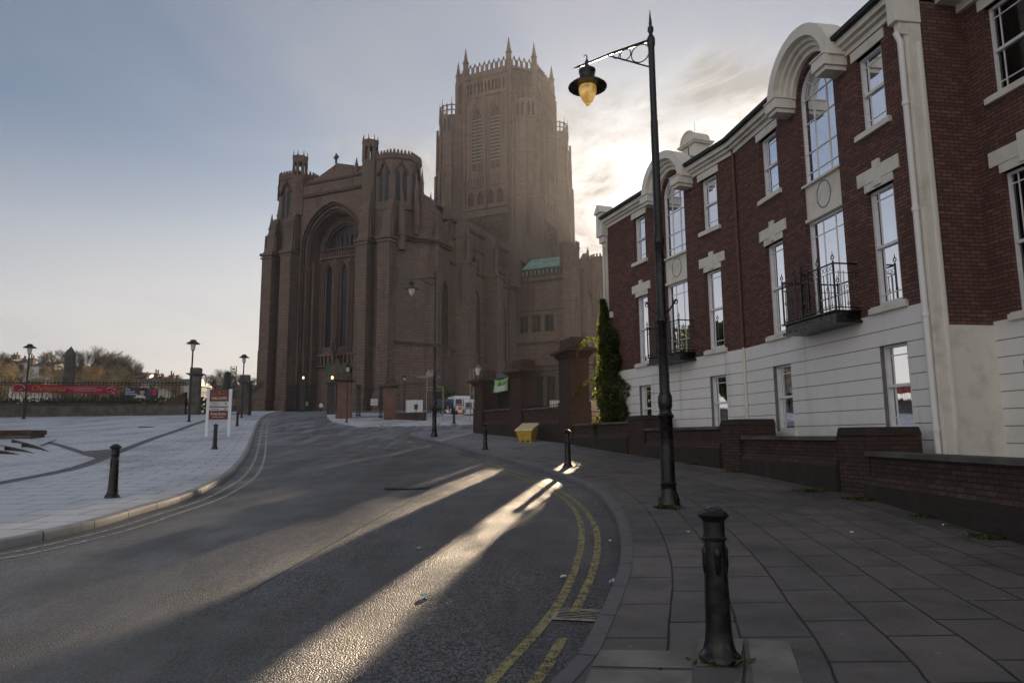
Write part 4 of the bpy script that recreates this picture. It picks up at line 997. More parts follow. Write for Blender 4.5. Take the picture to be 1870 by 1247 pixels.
def lintel(T, a, b, z, key=True):
    mb = MB(T); c = (a+b)/2
    if key:
        mb.box(a-.03, b+.03, -.1, .022, z, z+.17)
        mb.box(a-.22, c-.10, -.1, .035, z+.17, z+.46); mb.box(c+.10, b+.22, -.1, .035, z+.17, z+.46); mb.box(c-.099, c+.099, -.1, .055, z+.04, z+.58)
    else: mb.box(a-.12, b+.12, -.1, .03, z, z+.22)
    return mb.build('lintel', M['trim'], terr, bevel=.004)
def arc(cx, r, zs, a0=0, a1=PI, n=20): return [(cx+r*math.cos(a0+(a1-a0)*i/n), zs+r*math.sin(a0+(a1-a0)*i/n)) for i in range(n+1)]
def bay(T, s0, s1, w1, ar, w2, dz=0, name='', blinds=(0, 0), gf_arch=False):
    # upper walls
    ac = (ar[0]+ar[1])/2; ah = (ar[1]-ar[0])/2
    zsp = 9.62
    arch_hole = [(ar[0], 3.98), (ar[1], 3.98), (ar[1], zsp)]+[(x, z) for x, z in arc(ac, ah, zsp)][1:-1]+[(ar[0], zsp)]
    hs = [rect(w[0], w[1], 4.05, 6.48) for w in (w1, w2)]+[rect(w[0], w[1], 7.80, 9.46) for w in (w1, w2)]+[arch_hole]
    top = [(s0, 3.9), (s1, 3.9), (s1, 9.86), (ac+ah+.2, 9.86)]+[(x, z) for x, z in arc(ac, ah+.2, zsp)][1:-1]+[(ac-ah-.2, 9.86), (s0, 9.86)]
    mb = MB(T); mb.wall(top, hs, -.32, 0); mb.build('brick_wall', M['brick'], terr)
    grooved(T, s0, s1, 3.9, -.6, [(w1[0], w1[1], 1.55, 3.24), (w2[0], w2[1], 1.55, 3.24)])
    for i, w in enumerate((w1, w2)):
        sash(T, w[0], w[1], 1.55, 3.24, z_rail=2.42); sash(T, w[0], w[1], 4.05, 6.48, blind=blinds[i], z_rail=5.28); sash(T, w[0], w[1], 7.80, 9.46, z_rail=8.62)
        lintel(T, w[0], w[1], 6.48); lintel(T, w[0], w[1], 9.46, False)
    # arched stair window, panel with oval ring, balcony door
    f = MB(T); R2 = ah-.05
    ring = [(ar[0], 7.45)]+[(ar[1], 7.45), (ar[1], zsp)]+[(x, z) for x, z in arc(ac, ah, zsp)][1:-1]+[(ar[0], zsp)]
    inn = [(ar[0]+.05, 7.53), (ar[1]-.05, 7.53), (ar[1]-.05, zsp)]+[(x, z) for x, z in arc(ac, R2, zsp)][1:-1]+[(ar[0]+.05, zsp)]
    f.wall(ring, [inn], -.20, -.11); win = f.build('arched_window', M['winframe'], terr)
    g = MB(T); g.wall(inn, [], -.160, -.152); g.build('pane', M['glass'], win)
    b = MB(T); r2 = ah*.52
    for x in (ac-ah*.36, ac+ah*.36): b.box(x-.012, x+.012, -.15, -.13, 7.53, zsp)
    b.tube([(x, -.14, z) for x, z in arc(ac, ah*.36, zsp+.02)], .012, 4)
    b.tube([(x, -.14, z) for x, z in arc(ac, ah*.72, zsp+.02)], .010, 4)
    for a in (PI*.25, PI*.5, PI*.75): b.tube([(ac+ah*.36*math.cos(a), -.14, zsp+ah*.36*math.sin(a)), (ac+R2*math.cos(a), -.14, zsp+R2*math.sin(a))], .011, 4)
    for z in (7.75, 8.25, 9.0, zsp): b.box(ar[0]+.05, ar[1]-.05, -.15, -.131, z-.012, z+.012)
    b.build('glazing_bars', M['winframe'], win)
    p = MB(T); p.box(ar[0], ar[1], -.25, -.06, 6.52, 7.43); p.box(ar[0], ar[1], -.06, .0, 6.52, 6.60); p.box(ar[0]-.03, ar[1]+.03, -.1, .03, 7.40, 7.45)
    pan = p.build('panel', M['trim'], terr)
    o = MB(T); o.tube([(ac+.26*math.cos(t*PI/12), -.055, 7.03+.32*math.sin(t*PI/12)) for t in range(25)], .014, 5); o.build('oval_moulding', M['lead'], pan, smooth=True)
    sash(T, ar[0], ar[1], 3.98, 6.52, sill=False, door=True, blind=0)
    # cornice and hood of the dormer
    ho = MB(T)
    hw = ah+.24
    for (r0, r1, w0, w1_) in ((ah+.02, ah+.14, -.1, .10), (ah+.14, ah+.24, -.1, .20), (ah+.24, ah+.34, -.1, .30), (ah+.34, ah+.60, -.1, .46)):
        A = arc(ac, r1, zsp+.12, 0, PI, 28); B_ = arc(ac, r0, zsp+.12, 0, PI, 28)
        ho.wall(A+B_[::-1], [], w0, w1_)
    hd = ho.build('arched_hood', M['trim'], terr, smooth=False)
    q = MB(T); r = ah+.56; N = 20
    A = arc(ac, r, zsp+.12, 0, PI, N)
    P = [(x, .1, z) for x, z in A]+[(x, -1.7, z) for x, z in A]; q.add(P, [(i, i+1, N+2+i, N+1+i) for i in range(N)]+[tuple(range(N+1, 2*N+2))])
    q.build('dormer_roof', M['lead'], terr, smooth=True, recalc=True)
    for sgn in (-1, 1):
        k = MB(T); x = ac+sgn*(ah+.30); k.box(x-.24, x+.24, -.05, .56, 9.52, 9.76); k.box(x-.19, x+.19, -.05, .50, 9.42, 9.52); k.box(x-.26, x+.26, -.05, .59, 9.76, 9.80)
        k.build('kneeler', M['trim'], terr, bevel=.008)
    for a_, b_ in ((s0, ac-ah-.55), (ac+ah+.55, s1)):
        c = MB(T); c.box(a_, b_, -.1, .06, 9.70, 9.82); c.box(a_, b_, -.1, .16, 9.82, 9.90); c.box(a_, b_, -.1, .26, 9.90, 10.04); c.build('cornice', M['trim'], terr)
        c = MB(T); c.box(a_, b_, -.05, .38, 10.04, 10.14); c.build('gutter', M['black'], terr)
        c = MB(T); c.add([(a_, .34, 10.14), (b_, .34, 10.14), (b_, -.9, 10.62), (a_, -.9, 10.62), (b_, -.9, 10.14), (a_, -.9, 10.14)], [(0, 1, 2, 3), (0, 3, 5), (1, 4, 2), (3, 2, 4, 5), (0, 5, 4, 1)]); c.build('eaves_slates', M['slate'], terr)
def balcony(T, s0, s1, z, pr):
    d = MB(T); d.box(s0, s1, 0, pr, z-.26, z-.20); d.box(s0+.05, s1-.05, 0, pr-.05, z-.20, z-.02); d.box(s0, s1, 0, pr+.02, z-.02, z+.01); bal = d.build('balcony', M['iron'], terr)
    r = MB(T); h = 1.02
    for zz, rr in ((z+h, .02), (z+.07, .014), (z+h-.2, .008)):
        r.tube([(s0+.03, .02, zz), (s0+.03, pr-.04, zz), (s1-.03, pr-.04, zz), (s1-.03, .02, zz)], rr, 5)
    n = int((s1-s0)/.115)
    for i in range(n+1):
        x = s0+.03+(s1-s0-.06)*i/n; r.tube([(x, pr-.04, z+.07), (x, pr-.04, z+h-.2)], .011, 4)
        if i < n:
            xm = x+(s1-s0-.06)/n/2; r.ring((xm, pr-.04, z+h-.10), .048, .007, n=8, m=4)
            if i % 2 == 0: r.ring((x, pr-.04, z+.50), .04, .007, n=8, m=4)
            r.tube([(x, pr-.04, z+.16), (xm, pr-.04, z+.09), (x+(s1-s0-.06)/n, pr-.04, z+.16)], .006, 3)
    for x in (s0+.03, s1-.03):
        for k in range(1, 5): y = (pr-.04)*k/5; r.tube([(x, y, z+.07), (x, y, z+h-.15)], .0085, 4)
    r.build('railing', M['iron'], bal, smooth=True)
    c = (s0+s1)/2
    for x in (s0+.03, c-(s1-s0)*.22, c+(s1-s0)*.22, s1-.03):
        p = MB(T); p.box(x-.016, x+.016, pr-.06, pr-.028, z, z+h+.05); p.ring((x, pr-.04, z+h+.12), .045, .012, n=12, m=5)
        p.tube([(x, pr-.04, z+h+.16), (x, pr-.04, z+h+.26)], .016, 5, .002); p.build('newel', M['iron'], bal)
    p = MB(T)
    for sx in (-.14, .14): p.box(c+sx-.012, c+sx+.012, pr+.0, pr+.024, z-.0, z+h+.06)
    p.tube([(c+.14*math.cos(t*PI/10), pr+.012, z+h+.06+.14*math.sin(t*PI/10)) for t in range(11)], .013, 5)
    p.ring((c, pr+.012, z+h-.02), .11, .012, n=18, m=5); p.ring((c, pr+.012, z+h-.02), .06, .010, n=14, m=5)
    for k in range(3): p.ring((c, pr+.012, z+.24+k*.24), .065, .012, n=14, m=5)
    p.build('ornament', M['iron'], bal, smooth=True)
TA = FR(C0, u1, n1); TB = FR(K0, u2, n2_)
bay(TA, .05, LA, (.70, 1.50), (2.30, 3.72), (4.76, 5.62), blinds=(1, 1))
bay(TB, 0.0, LB-.32, (.88, 1.67), (2.58, 3.86), (5.00, 5.78), blinds=(0, 1))
balcony(TA, 1.92, 3.98, 4.06, .62); balcony(TB, 2.28, 4.20, 4.06, .62)
# pilaster strips, rainwater heads and pipes
def pilaster(T, a, b, name='pilaster', w=.10, zb=-.6, zt=9.4):
    mb = MB(T); mb.box(a, b, -.32, w, zb, zt); mb.box(a-.06, b+.06, -.3, w+.22, 9.4, 10.35); mb.box(a-.02, b+.02, -.3, w+.12, 9.15, 9.4)
    mb.add([(a-.12, -.35, 10.35), (b+.12, -.35, 10.35), (b+.12, w+.30, 10.35), (a-.12, w+.30, 10.35), ((a+b)/2, -.35, 10.72), ((a+b)/2, w+.30, 10.72)], [(0, 1, 4), (3, 5, 2), (0, 4, 5, 3), (1, 2, 5, 4), (0, 3, 2, 1)])
    return mb.build(name, M['trim'], terr, bevel=.006)
pilaster(TA, .0, .10, w=.04); pilaster(TB, LB-.32, LB+.02, w=.06)
mb = MB(TA); mb.tube([(.02, .13, -.5), (.02, .13, 9.0), (.04, .20, 9.2)], .055, 10)
for z in (1.5, 3.6, 5.6, 7.7): mb.tube([(.02, .13, z), (.02, .13, z+.09)], .068, 10)
mb.build('downpipe', M['stucco'], terr, smooth=True)
mb = MB(TB); mb.tube([(-.0, .05, 3.92), (-.0, .05, 9.75), (0, .16, 9.95)], .042, 8)
for z in (4.4, 6.6, 8.6): mb.tube([(0, .05, z), (0, .05, z+.07)], .052, 8)
mb.build('downpipe', M['rust_pipe'], terr, smooth=True)
mb = MB(TB); mb.tube([(0, .05, -.5), (0, .05, 3.92)], .042, 8); mb.build('downpipe', M['trim'], terr, smooth=True)
mb = MB(TB); mb.tube([(LB-.20, .13, -.4), (LB-.2, .13, 9.0)], .045, 8); mb.build('downpipe', M['trim'], terr, smooth=True)
# the end wall beyond the ivy, with windows that let the low sky through
ue = -n2_; ne = u2
TE = FR(C2, ue, ne)
eh = [rect(a, a+1.9, 4.3, 6.5) for a in (1.0, 3.7, 6.3)]+[rect(a, a+1.6, 7.7, 9.2) for a in (1.2, 4.2)]
mb = MB(TE); mb.wall(rect(.1, 9.6, -1, 9.9), eh, -.3, 0); mb.build('end_wall', M['brick'], terr)
# back wall, floors and roof
def P2(v): return (v.x, v.y)
back = [C0-n1*9.2, K0-n1*9.2, C2-n2_*9.6]
for a, b in ((back[0]-u1*0, back[1]), (back[1], back[2])):
    d = (b-a).normalized(); T = FR(a, d, -Vector((-d.y, d.x, 0)))
    mb = MB(T); L = (b-a).length; mb.wall(rect(0, L, -1, 9.9), [rect(x, x+1.6, 4.4, 6.4) for x in (1.0, 3.6, 6.2) if x+1.7 < L]+[rect(x, x+1.3, 7.8, 9.2) for x in (1.4, 4.6)], -.3, 0); mb.build('back_wall', M['brick'], terr)
foot = [P2(C0-n1*.33+u1*.42), P2(K0-n1*.33), P2(C2-n2_*.33-u2*.33), P2(back[2]-u2*.33), P2(back[1]), P2(back[0]+u1*.42)]
for z in (.0, 3.45, 7.1, 9.75):
    mb = MB(); mb.prism(foot, z, z+.14); mb.build('floor', M['room'], terr)
mb = MB(TA); mb.box(.34, .42, -9.0, -.34, 0, 9.7); mb.box(4.2, 4.32, -9, -.34, .2, 9.7); mb.box(.3, LA, -4.6, -4.5, 3.6, 7.0); mb.box(.3, LA, -4.6, -4.5, .2, 3.4); mb.box(.3, LA, -4.6, -4.5, 7.3, 9.7)
mb.build('partition', M['room'], terr)
mb = MB(TB); mb.box(4.5, 4.6, -5.5, -.34, 7.3, 9.7); mb.box(.3, LB-.4, -5.6, -5.5, .2, 3.4); mb.box(.3, LB-.4, -5.6, -5.5, 7.3, 9.7); mb.build('partition', M['room'], terr)
f = [C0-n1*.3, K0-n1*.3, C2-n2_*.3]; bk = back; rz0, rz1 = 10.14, 11.3
mid = [(a+b)/2 for a, b in zip(f, bk)]
mb = MB(); P = [(*P2(v), rz0+.3) for v in f]+[(*P2(v), rz1) for v in mid]+[(*P2(v), rz0) for v in bk]
mb.add(P, [(0, 1, 4, 3), (1, 2, 5, 4), (3, 4, 7, 6), (4, 5, 8, 7), (0, 3, 6), (2, 8, 5)]); mb.build('roof', M['slate'], terr)
# white cupola on the roof
cp = (C2-u2*3.35-n2_*2.2)
KS = .64
T = (lambda s, w, z: (cp.x+u2.x*s*KS+n2_.x*w*KS, cp.y+u2.y*s*KS+n2_.y*w*KS, 10.95+(z-10.2)*KS))
mb = MB(T); mb.box(-.62, .62, -.5, .5, 10.2, 12.25); cup = mb.build('cupola', M['trim'], terr)
mb = MB(T); mb.box(-.85, .85, -.72, .72, 12.25, 12.33); mb.box(-.78, .78, -.65, .65, 12.15, 12.25); mb.wall([(-.66, 12.33)]+[(x, z) for x, z in arc(0, .66, 12.36, PI, 0, 16)]+[(.66, 12.33)], [], -.55, .55)
mb.wall([(x, z) for x, z in arc(0, .72, 12.36, 0, PI, 16)]+[(x, z) for x, z in arc(0, .6, 12.36, PI, 0, 16)], [], .5, .60); mb.build('cap', M['trim'], cup)
mb = MB(T); mb.tube([(0, 0, 13.0), (0, 0, 13.75)], .012, 5); mb.tube([(.0, .505, 10.4), (0, .505, 12.1)], .03, 5); mb.build('rod', M['black'], cup)
# small alarm box and the neighbouring range set back on the right
mb = MB(TB); mb.box(LB-.62, LB-.42, .0, .07, 6.05, 6.28); mb.build('alarm_box', M['white'], terr)
SB = 1.25; CN = C0-n1*SB; dzC = -.38
TR = FR(C0+u1*.0, -n1, -u1)
mb = MB(TR); mb.wall(rect(.30, SB+.0, 3.45, 9.9), [], -.3, 0); mb.build('return_wall', M['brick'], terr)
mb = MB(TR); mb.box(.02, .30, -.25, .03, -.8, 9.4); mb.box(.30, SB, -.3, .008, -.8, 3.45); mb.build('quoin', M['trim'], terr)
mb = MB(TR); mb.box(.20, .24, .03, .07, -.5, 9.0); mb.build('downpipe', M['stucco'], terr)
nr = thing('neighbour_building', 'matching brick and stucco range set back at the right edge of the view', 'building', (CN.x, CN.y-2, .2))
terr2 = terr; terr = nr
TC = FR(CN, -u1, n1)
W = (.52, 1.56)
mb = MB(TC); mb.wall(rect(0, 9.5, 3.9+dzC, 9.86), [rect(W[0], W[1], 4.05+dzC-.05, 6.2), rect(W[0], W[1], 7.72, 9.46), rect(2.7, 4.2, 4.05+dzC, 6.2), rect(2.7, 4.2, 7.6, 9.46), rect(5.4, 6.5, 4.05+dzC, 6.2)], -.32, 0); mb.build('brick_wall', M['brick'], nr)
grooved(TC, 0, 9.5, 3.9+dzC, -.8, [(.52, 1.56, 1.1, 2.75), (5.4, 6.5, 1.1, 2.75)])
sash(TC, .52, 1.56, 1.1, 2.75); sash(TC, W[0], W[1], 4.05+dzC-.05, 6.2, blind=0); sash(TC, W[0], W[1], 7.72, 9.46)
sash(TC, 2.7, 4.2, 4.05+dzC, 6.2, blind=1); sash(TC, 2.7, 4.2, 7.6, 9.46); sash(TC, 5.4, 6.5, 4.05+dzC, 6.2); sash(TC, 5.4, 6.5, 1.1, 2.75)
lintel(TC, W[0], W[1], 6.2); lintel(TC, W[0], W[1], 9.46, False)
mb = MB(TC); mb.box(0, 9.5, -.1, .10, 9.70, 9.86); mb.box(0, 9.5, -.1, .55, 9.86, 9.94); mb.box(0, 9.5, .42, .6, 9.94, 10.1); mb.build('eaves', M['trim'], nr)
mb = MB(TC); mb.box(0, 9.5, .3, .62, 10.1, 10.2); mb.add([(0, .6, 10.2), (9.5, .6, 10.2), (9.5, -4, 11.8), (0, -4, 11.8), (9.5, -8, 10.2), (0, -8, 10.2)], [(0, 1, 2, 3), (3, 2, 4, 5), (0, 3, 5), (1, 4, 2)]); mb.build('roof', M['slate'], nr)
mb = MB(TC); mb.box(0, 9.5, -8, -7.7, -1, 9.9); mb.box(9.2, 9.5, -7.7, -.35, -1, 9.9); mb.box(0, 9.2, -7.7, -.35, 3.0, 3.1); mb.box(0, 9.2, -7.7, -.35, 6.8, 6.9); mb.box(.1, 9.2, -4, -3.9, 0, 9.8)
mb.box(-.0, .1, -7.7, -.35, 0, 9.8); mb.build('inner_walls', M['room'], nr)
terr = terr2
# ================================================================== BOUNDARY WALLS
IR = M['iron_far']
def lowwall(a, b, zt, label, inset=.0, hi=False, t=.34):
    a = Vector((a[0], a[1], 0)); b = Vector((b[0], b[1], 0)); u = (b-a).normalized(); n = Vector((-u.y, u.x, 0)); L = (b-a).length; T = FR(a, u, n)
    zg = min(gz(a.y), gz(b.y))-.3
    o = thing('boundary_wall', label, 'wall', ((a.x+b.x)/2, (a.y+b.y)/2, gz((a.y+b.y)/2)), group='brick boundary wall lengths')
    zb = zt-.42 if not hi else zt-.62
    m_ = MB(T); m_.box(0, L, -t, .10, zg, zb-.14); m_.build('plinth', M['plinth'], o)
    m_ = MB(T); m_.add([(0, .10, zb-.14), (L, .10, zb-.14), (L, 0, zb+.02), (0, 0, zb+.02), (0, -t, zb-.14), (L, -t, zb-.14), (L, -t, zb+.02), (0, -t, zb+.02)], [(0, 1, 2, 3), (4, 7, 6, 5), (0, 3, 7, 4), (1, 5, 6, 2), (3, 2, 6, 7), (0, 4, 5, 1)])
    m_.box(0, L, -t, -.001, zb+.021, zt-.08); m_.build('brickwork', M['brick_wall'], o)
    m_ = MB(T); k = max(1, int(L/.9))
    for i in range(k): m_.box(L*i/k+.004, L*(i+1)/k-.004, -t-.03, .07, zt-.08, zt-.008); m_.box(L*i/k+.004, L*(i+1)/k-.004, -t+.0, .04, zt-.008, zt)
    m_.build('coping', M['stone_grey'], o, bevel=.012)
    return T, L, o
def pier(a, b, zt, label, depth=.75, cap=0):
    a = Vector((a[0], a[1], 0)); b = Vector((b[0], b[1], 0)); u = (b-a).normalized(); n = Vector((-u.y, u.x, 0)); L = (b-a).length; T = FR(a, u, n); zg = gz(a.y)-.4
    o = thing('brick_pier', label, 'pier', ((a.x+b.x)/2, (a.y+b.y)/2, gz(a.y)), group='brick piers of the boundary wall')
    m_ = MB(T)
    if not cap:
        m_.box(0, L, -depth, .06, zg, zt-.16); m_.build('brickwork', M['brick_wall'], o)
        m_ = MB(T); m_.box(-.015, L+.015, -depth-.02, .08, zt-.158, zt, .03, .03); m_.build('coping', M['plinth'], o, bevel=.02)
    else:
        m_.box(0, L, -depth, .06, zg, zt-.85); m_.box(-.05, L+.05, -depth-.05, .11, zg, cap); m_.build('brickwork', M['brick_wall'], o)
        m_ = MB(T); m_.box(-.08, L+.08, -depth-.08, .14, zt-.85, zt-.74); m_.box(-.16, L+.16, -depth-.16, .22, zt-.74, zt-.64); m_.box(-.30, L+.30, -depth-.30, .36, zt-.64, zt-.52)
        m_.box(-.28, L+.28, -depth-.28, .34, zt-.52, zt-.42, .22, .22); m_.box(.0, L, -depth+.04, .02, zt-.42, zt, .02, .02); m_.build('cap', M['brick_wall'], o, bevel=.01)
    return o
lowwall((5.9, 3.0), (6.26, 12.2), 1.17, 'long brick boundary wall with stone coping at the right edge, nearest the camera')
pier((6.3, 12.15), (6.17, 13.0), 1.60, 'broad brick pier nearest the camera, beside the tall stucco pilaster', 1.0)
lowwall((6.14, 13.05), (5.62, 16.85), 1.44, 'brick boundary wall length between the two nearest broad piers')
pier((5.58, 16.9), (5.42, 17.8), 1.86, 'middle broad brick pier, below the window right of the brown downpipe', .95)
lowwall((5.40, 17.85), (4.28, 22.05), 1.70, 'brick boundary wall length behind the tall street lamp')
pier((4.26, 22.1), (3.92, 23.1), 2.12, 'broad brick pier in front of the ivy, just left of the tall lamp', .9)
lowwall((3.90, 23.15), (2.52, 28.4), 1.95, 'brick boundary wall length in front of the ivy and the tallest pillar')
pier((2.50, 28.45), (2.10, 29.95), 5.62, 'tallest brick gate pillar with moulded cap beside the ivy', .75, cap=2.9)
T1_, L1_, _ = lowwall((2.08, 30.0), (.50, 32.65), 2.76, 'tall brick wall length behind the yellow grit bin', hi=True)
pier((.48, 32.7), (-.02, 33.55), 5.15, 'orange topped brick pillar behind the yellow grit bin', .8, cap=2.9)
T2_, L2_, _ = lowwall((-.04, 33.6), (-1.50, 36.0), 2.84, 'brick wall length below the pale green banner', hi=True)
pier((-1.52, 36.02), (-2.0, 36.85), 4.98, 'furthest brick pillar at the end of the boundary wall', .8, cap=2.95)
def railing(T, L, z0, z1, label, name='railing', sp=.125, top=2, spear=0, r=.011, grp='iron railings on the walls', loc=None, bend=None, mat=None):
    p = loc or Vector(T(L/2, 0, z0))
    o = thing(name, label, 'railing', (p[0], p[1], z0), group=grp)
    m_ = MB(T)
    m_.tube([(0, 0, z1-.05), (L, 0, z1-.05)], r*1.5, 4); m_.tube([(0, 0, z0+.10), (L, 0, z0+.10)], r*1.4, 4)
    if top == 2: m_.tube([(0, 0, z1-.22), (L, 0, z1-.22)], r*1.1, 4)
    m_.build('rail', mat or IR, o)
    m_ = MB(T); n = max(2, int(L/sp))
    for i in range(1, n): x = L*i/n; m_.tube([(x, 0, z0), (x, 0, z1+spear)], r, 4, r if not spear else r*.6)
    if spear:
        for i in range(1, n): x = L*i/n; m_.tube([(x, 0, z1+spear*.1), (x, 0, z1+spear*.5), (x, 0, z1+spear*1.2)], r*2.3, 4, .002)
    q = m_.build('bars', mat or IR, o)
    return o
railing(lambda s, w, z: T1_(s, w-.17, z), L1_, 2.76, 4.45, 'iron railing between the tallest pillar and the orange topped pillar')
railing(lambda s, w, z: T2_(s, w-.17, z), L2_, 2.84, 4.25, 'iron railing behind the pale green banner')
# arched brick wall return with sloping slate coping behind the banner
a = Vector((.9, 35.6, 0)); b = Vector((-1.6, 38.6, 0)); u = (b-a).normalized(); T = FR(a, u, Vector((-u.y, u.x, 0)))
o = thing('lodge_wall', 'low brick lodge with slate coping behind the pale green banner', 'wall', (0, 37, 2)); L = (b-a).length
m_ = MB(T); m_.box(0, L, -.5, 0, 1.2, 4.45); m_.build('brickwork', M['brick_wall'], o)
m_ = MB(T); m_.box(-.1, L+.1, -.65, .15, 4.45, 4.55); m_.box(-.2, L+.2, -.7, .25, 4.55, 4.63); m_.add([(-.2, .25, 4.63), (L+.2, .25, 4.63), (L+.2, -.3, 4.92), (-.2, -.3, 4.92), (L+.2, -.7, 4.63), (-.2, -.7, 4.63)], [(0, 1, 2, 3), (3, 2, 4, 5), (0, 3, 5), (1, 4, 2)]); m_.build('coping', M['slate'], o)
# pale green banner tied to the railing
p0 = AY(903, 694, 34.9); p1 = AY(929, 688, 34.1); p2 = AY(926, 714, 34.1); p3 = AY(902, 719, 34.9)
o = thing('cloth_banner', 'small crumpled pale green banner tied to the railing between two brick pillars', 'banner', tuple((p0+p2)/2))
m_ = MB(); N = 8; P = []; F = []
for i in range(N+1):
    for j in range(N+1):
        s, t = i/N, j/N; p = (p0.lerp(p1, s)).lerp(p3.lerp(p2, s), t); sag = -.10*math.sin(PI*s)*(1-t); P.append((p.x+.03*math.sin(9*s+5*t), p.y-.25+.05*math.sin(7*s-3*t), p.z+sag+.03*math.sin(13*t)))
for i in range(N):
    for j in range(N): a_ = i*(N+1)+j; F.append((a_, a_+N+1, a_+N+2, a_+1))
m_.add(P, F); c = m_.build('cloth', M['greenflag'], o, smooth=True, recalc=False)
sd = c.modifiers.new('s', 'SOLIDIFY'); sd.thickness = .006
def on_b(s, t): p = (p0.lerp(p1, s)).lerp(p3.lerp(p2, s), t); return Vector((p.x, p.y-.33, p.z))
m_ = MB(); m_.add([tuple(on_b(*q)) for q in ((.18, .58), (.80, .56), (.82, .95), (.16, .97))], [(0, 1, 2, 3)]); m_.build('label_patch', M['offwhite'], c)
m_ = MB(); m_.add([tuple(on_b(*q)) for q in ((.22, .50), (.35, .28), (.48, .32), (.45, .52))], [(0, 1, 2, 3)]); m_.add([tuple(on_b(*q)) for q in ((.60, .5), (.75, .38), (.92, .12), (.88, .42), (.75, .54))], [(0, 1, 2, 3, 4)]); m_.build('print', M['darkgreen'], c)
# things behind the railing and by the ivy
o = thing('garden_steps', 'white rendered steps and terrace behind the wall left of the ivy', 'steps', (3.0, 29.5, 1.0))
m_ = MB()
p = AY(1080, 740, 29.2)
m_.box(1.75, 4.2, 32.0, 32.4, 1.0, 3.12); m_.box(1.9, 4.2, 31.7, 32.0, 1.0, 2.95); m_.box(2.6, 3.9, 29.6, 30.6, 1.0, 2.55); m_.build('treads', M['stucco'], o)
a = AY(1064, 700, 28.9); b = AY(1103, 700, 28.3); u = Vector((b.x-a.x, b.y-a.y, 0)); L = u.length; u.normalize(); T = FR(Vector((a.x, a.y, 0)), u, Vector((u.y, -u.x, 0)))
railing(T, L, AY(1064, 725, 28.9).z, AY(1064, 665, 28.9).z, 'black iron railing panel between the tallest pillar and the ivy', sp=.10)
railing(T, L, AY(1064, 772, 28.9).z, AY(1064, 750, 28.9).z, 'short low iron railing beneath the ivy side panel', sp=.10)
for i, (px, w_) in enumerate(((984, .42), (1007, .40))):
    p = AY(px, 712, 33.5); o = thing('recycling_bin', ['tall dark bin behind the railing, further from the tallest pillar', 'tall dark bin behind the railing, next to the tallest pillar'][i], 'bin', (p.x, p.y, 2.3), group='bins behind the railing')
    m_ = MB(); m_.box(p.x-w_/2, p.x+w_/2, p.y-.3, p.y+.3, 1.6, 4.25, .02, .02); m_.build('body', M['black'], o, bevel=.03); m_ = MB(); m_.box(p.x-w_/2-.03, p.x+w_/2+.03, p.y-.33, p.y+.33, 4.25, 4.37, .04, .06); m_.build('lid', M['black'], o, bevel=.03)
# yellow grit bin
gp = G(963, 806); o = thing('grit_bin', 'yellow plastic grit bin with sloping pale lid against the brick wall', 'bin', (gp.x, gp.y, gp.z-.05), R(-28), local=True)
m_ = MB(); m_.add([(-.30, -.24, .10), (.30, -.24, .10), (.30, .24, .10), (-.30, .24, .10), (-.40, -.34, .52), (.40, -.34, .52), (.40, .34, .78), (-.40, .34, .78)], [(0, 1, 2, 3), (4, 5, 6, 7), (0, 1, 5, 4), (1, 2, 6, 5), (2, 3, 7, 6), (3, 0, 4, 7)])
for x in (-.28, -.02, .22): m_.box(x, x+.10, -.26, .2, 0, .11)
m_.box(-.385, .385, -.33, -.29, .34, .37); m_.build('body', M['yellow'], o, bevel=.025)
m_ = MB(); m_.add([(-.44, -.40, .50), (.44, -.40, .50), (.44, .38, .80), (-.44, .38, .80), (-.42, -.38, .58), (.42, -.38, .58), (.40, .34, .87), (-.40, .34, .87)], [(0, 1, 2, 3), (4, 5, 6, 7), (0, 1, 5, 4), (1, 2, 6, 5), (2, 3, 7, 6), (3, 0, 4, 7)]); m_.build('lid', M['yellow_lid'], o, bevel=.02)
m_ = MB(); m_.box(-.16, .16, -.352, -.342, .40, .49); m_.build('handle', M['yellow'], o)
# ------------------------------------------------------------------ leaves: ivy, bush, weeds
def leaves(name, mat, parent, pts, size, up=.3):
    P = []; F = []
    for p in pts:
        n = Vector((rnd.gauss(0, 1), rnd.gauss(0, 1), rnd.gauss(0, 1)+up)).normalized(); a = n.orthogonal().normalized(); a = Matrix.Rotation(rnd.uniform(0, 6.28), 3, n) @ a; b = n.cross(a); s = size*rnd.uniform(.6, 1.3)
        k = len(P); P += [tuple(p-a*s*.5), tuple(p+b*s*.42), tuple(p+a*s*.6), tuple(p-b*s*.42)]; F.append((k, k+1, k+2, k+3))
    m_ = MB(); m_.add(P, F); return m_.build(name, mat, parent, recalc=False)
ivb = C2+n2_*.25-u2*.25
o = thing('ivy', 'green ivy climbing the far corner of the brick terrace, lit yellow along its left edge', 'plant', (ivb.x, ivb.y, gz(26)))
def ivy_w(z):      # half width of the mass with height
    K_ = ((1.2, .66), (3.0, .58), (4.4, .50), (5.3, .30), (6.0, .16), (7.2, .08))
    for (a, wa), (b, wb) in zip(K_, K_[1:]):
        if z <= b: return (wa+(wb-wa)*(z-a)/(b-a))*(1+.16*math.sin(z*2.6+.6)+.12*math.sin(z*6.1+1))
    return .08
pts = []
for i in range(9500):
    z = 1.2+5.6*(rnd.random()**1.3); w_ = ivy_w(z); a_ = rnd.uniform(0, 2*PI); rr = math.sqrt(rnd.uniform(.35, 1))*(1+.26*math.sin(a_*3+z*3.1)+.2*math.sin(z*6.3+a_)+rnd.gauss(0, .13))
    c = ivb-u2*(w_*1.45-.1)+n2_*w_*.12; pts.append(Vector((c.x+w_*rr*math.cos(a_), c.y+w_*.8*rr*math.sin(a_), z)))
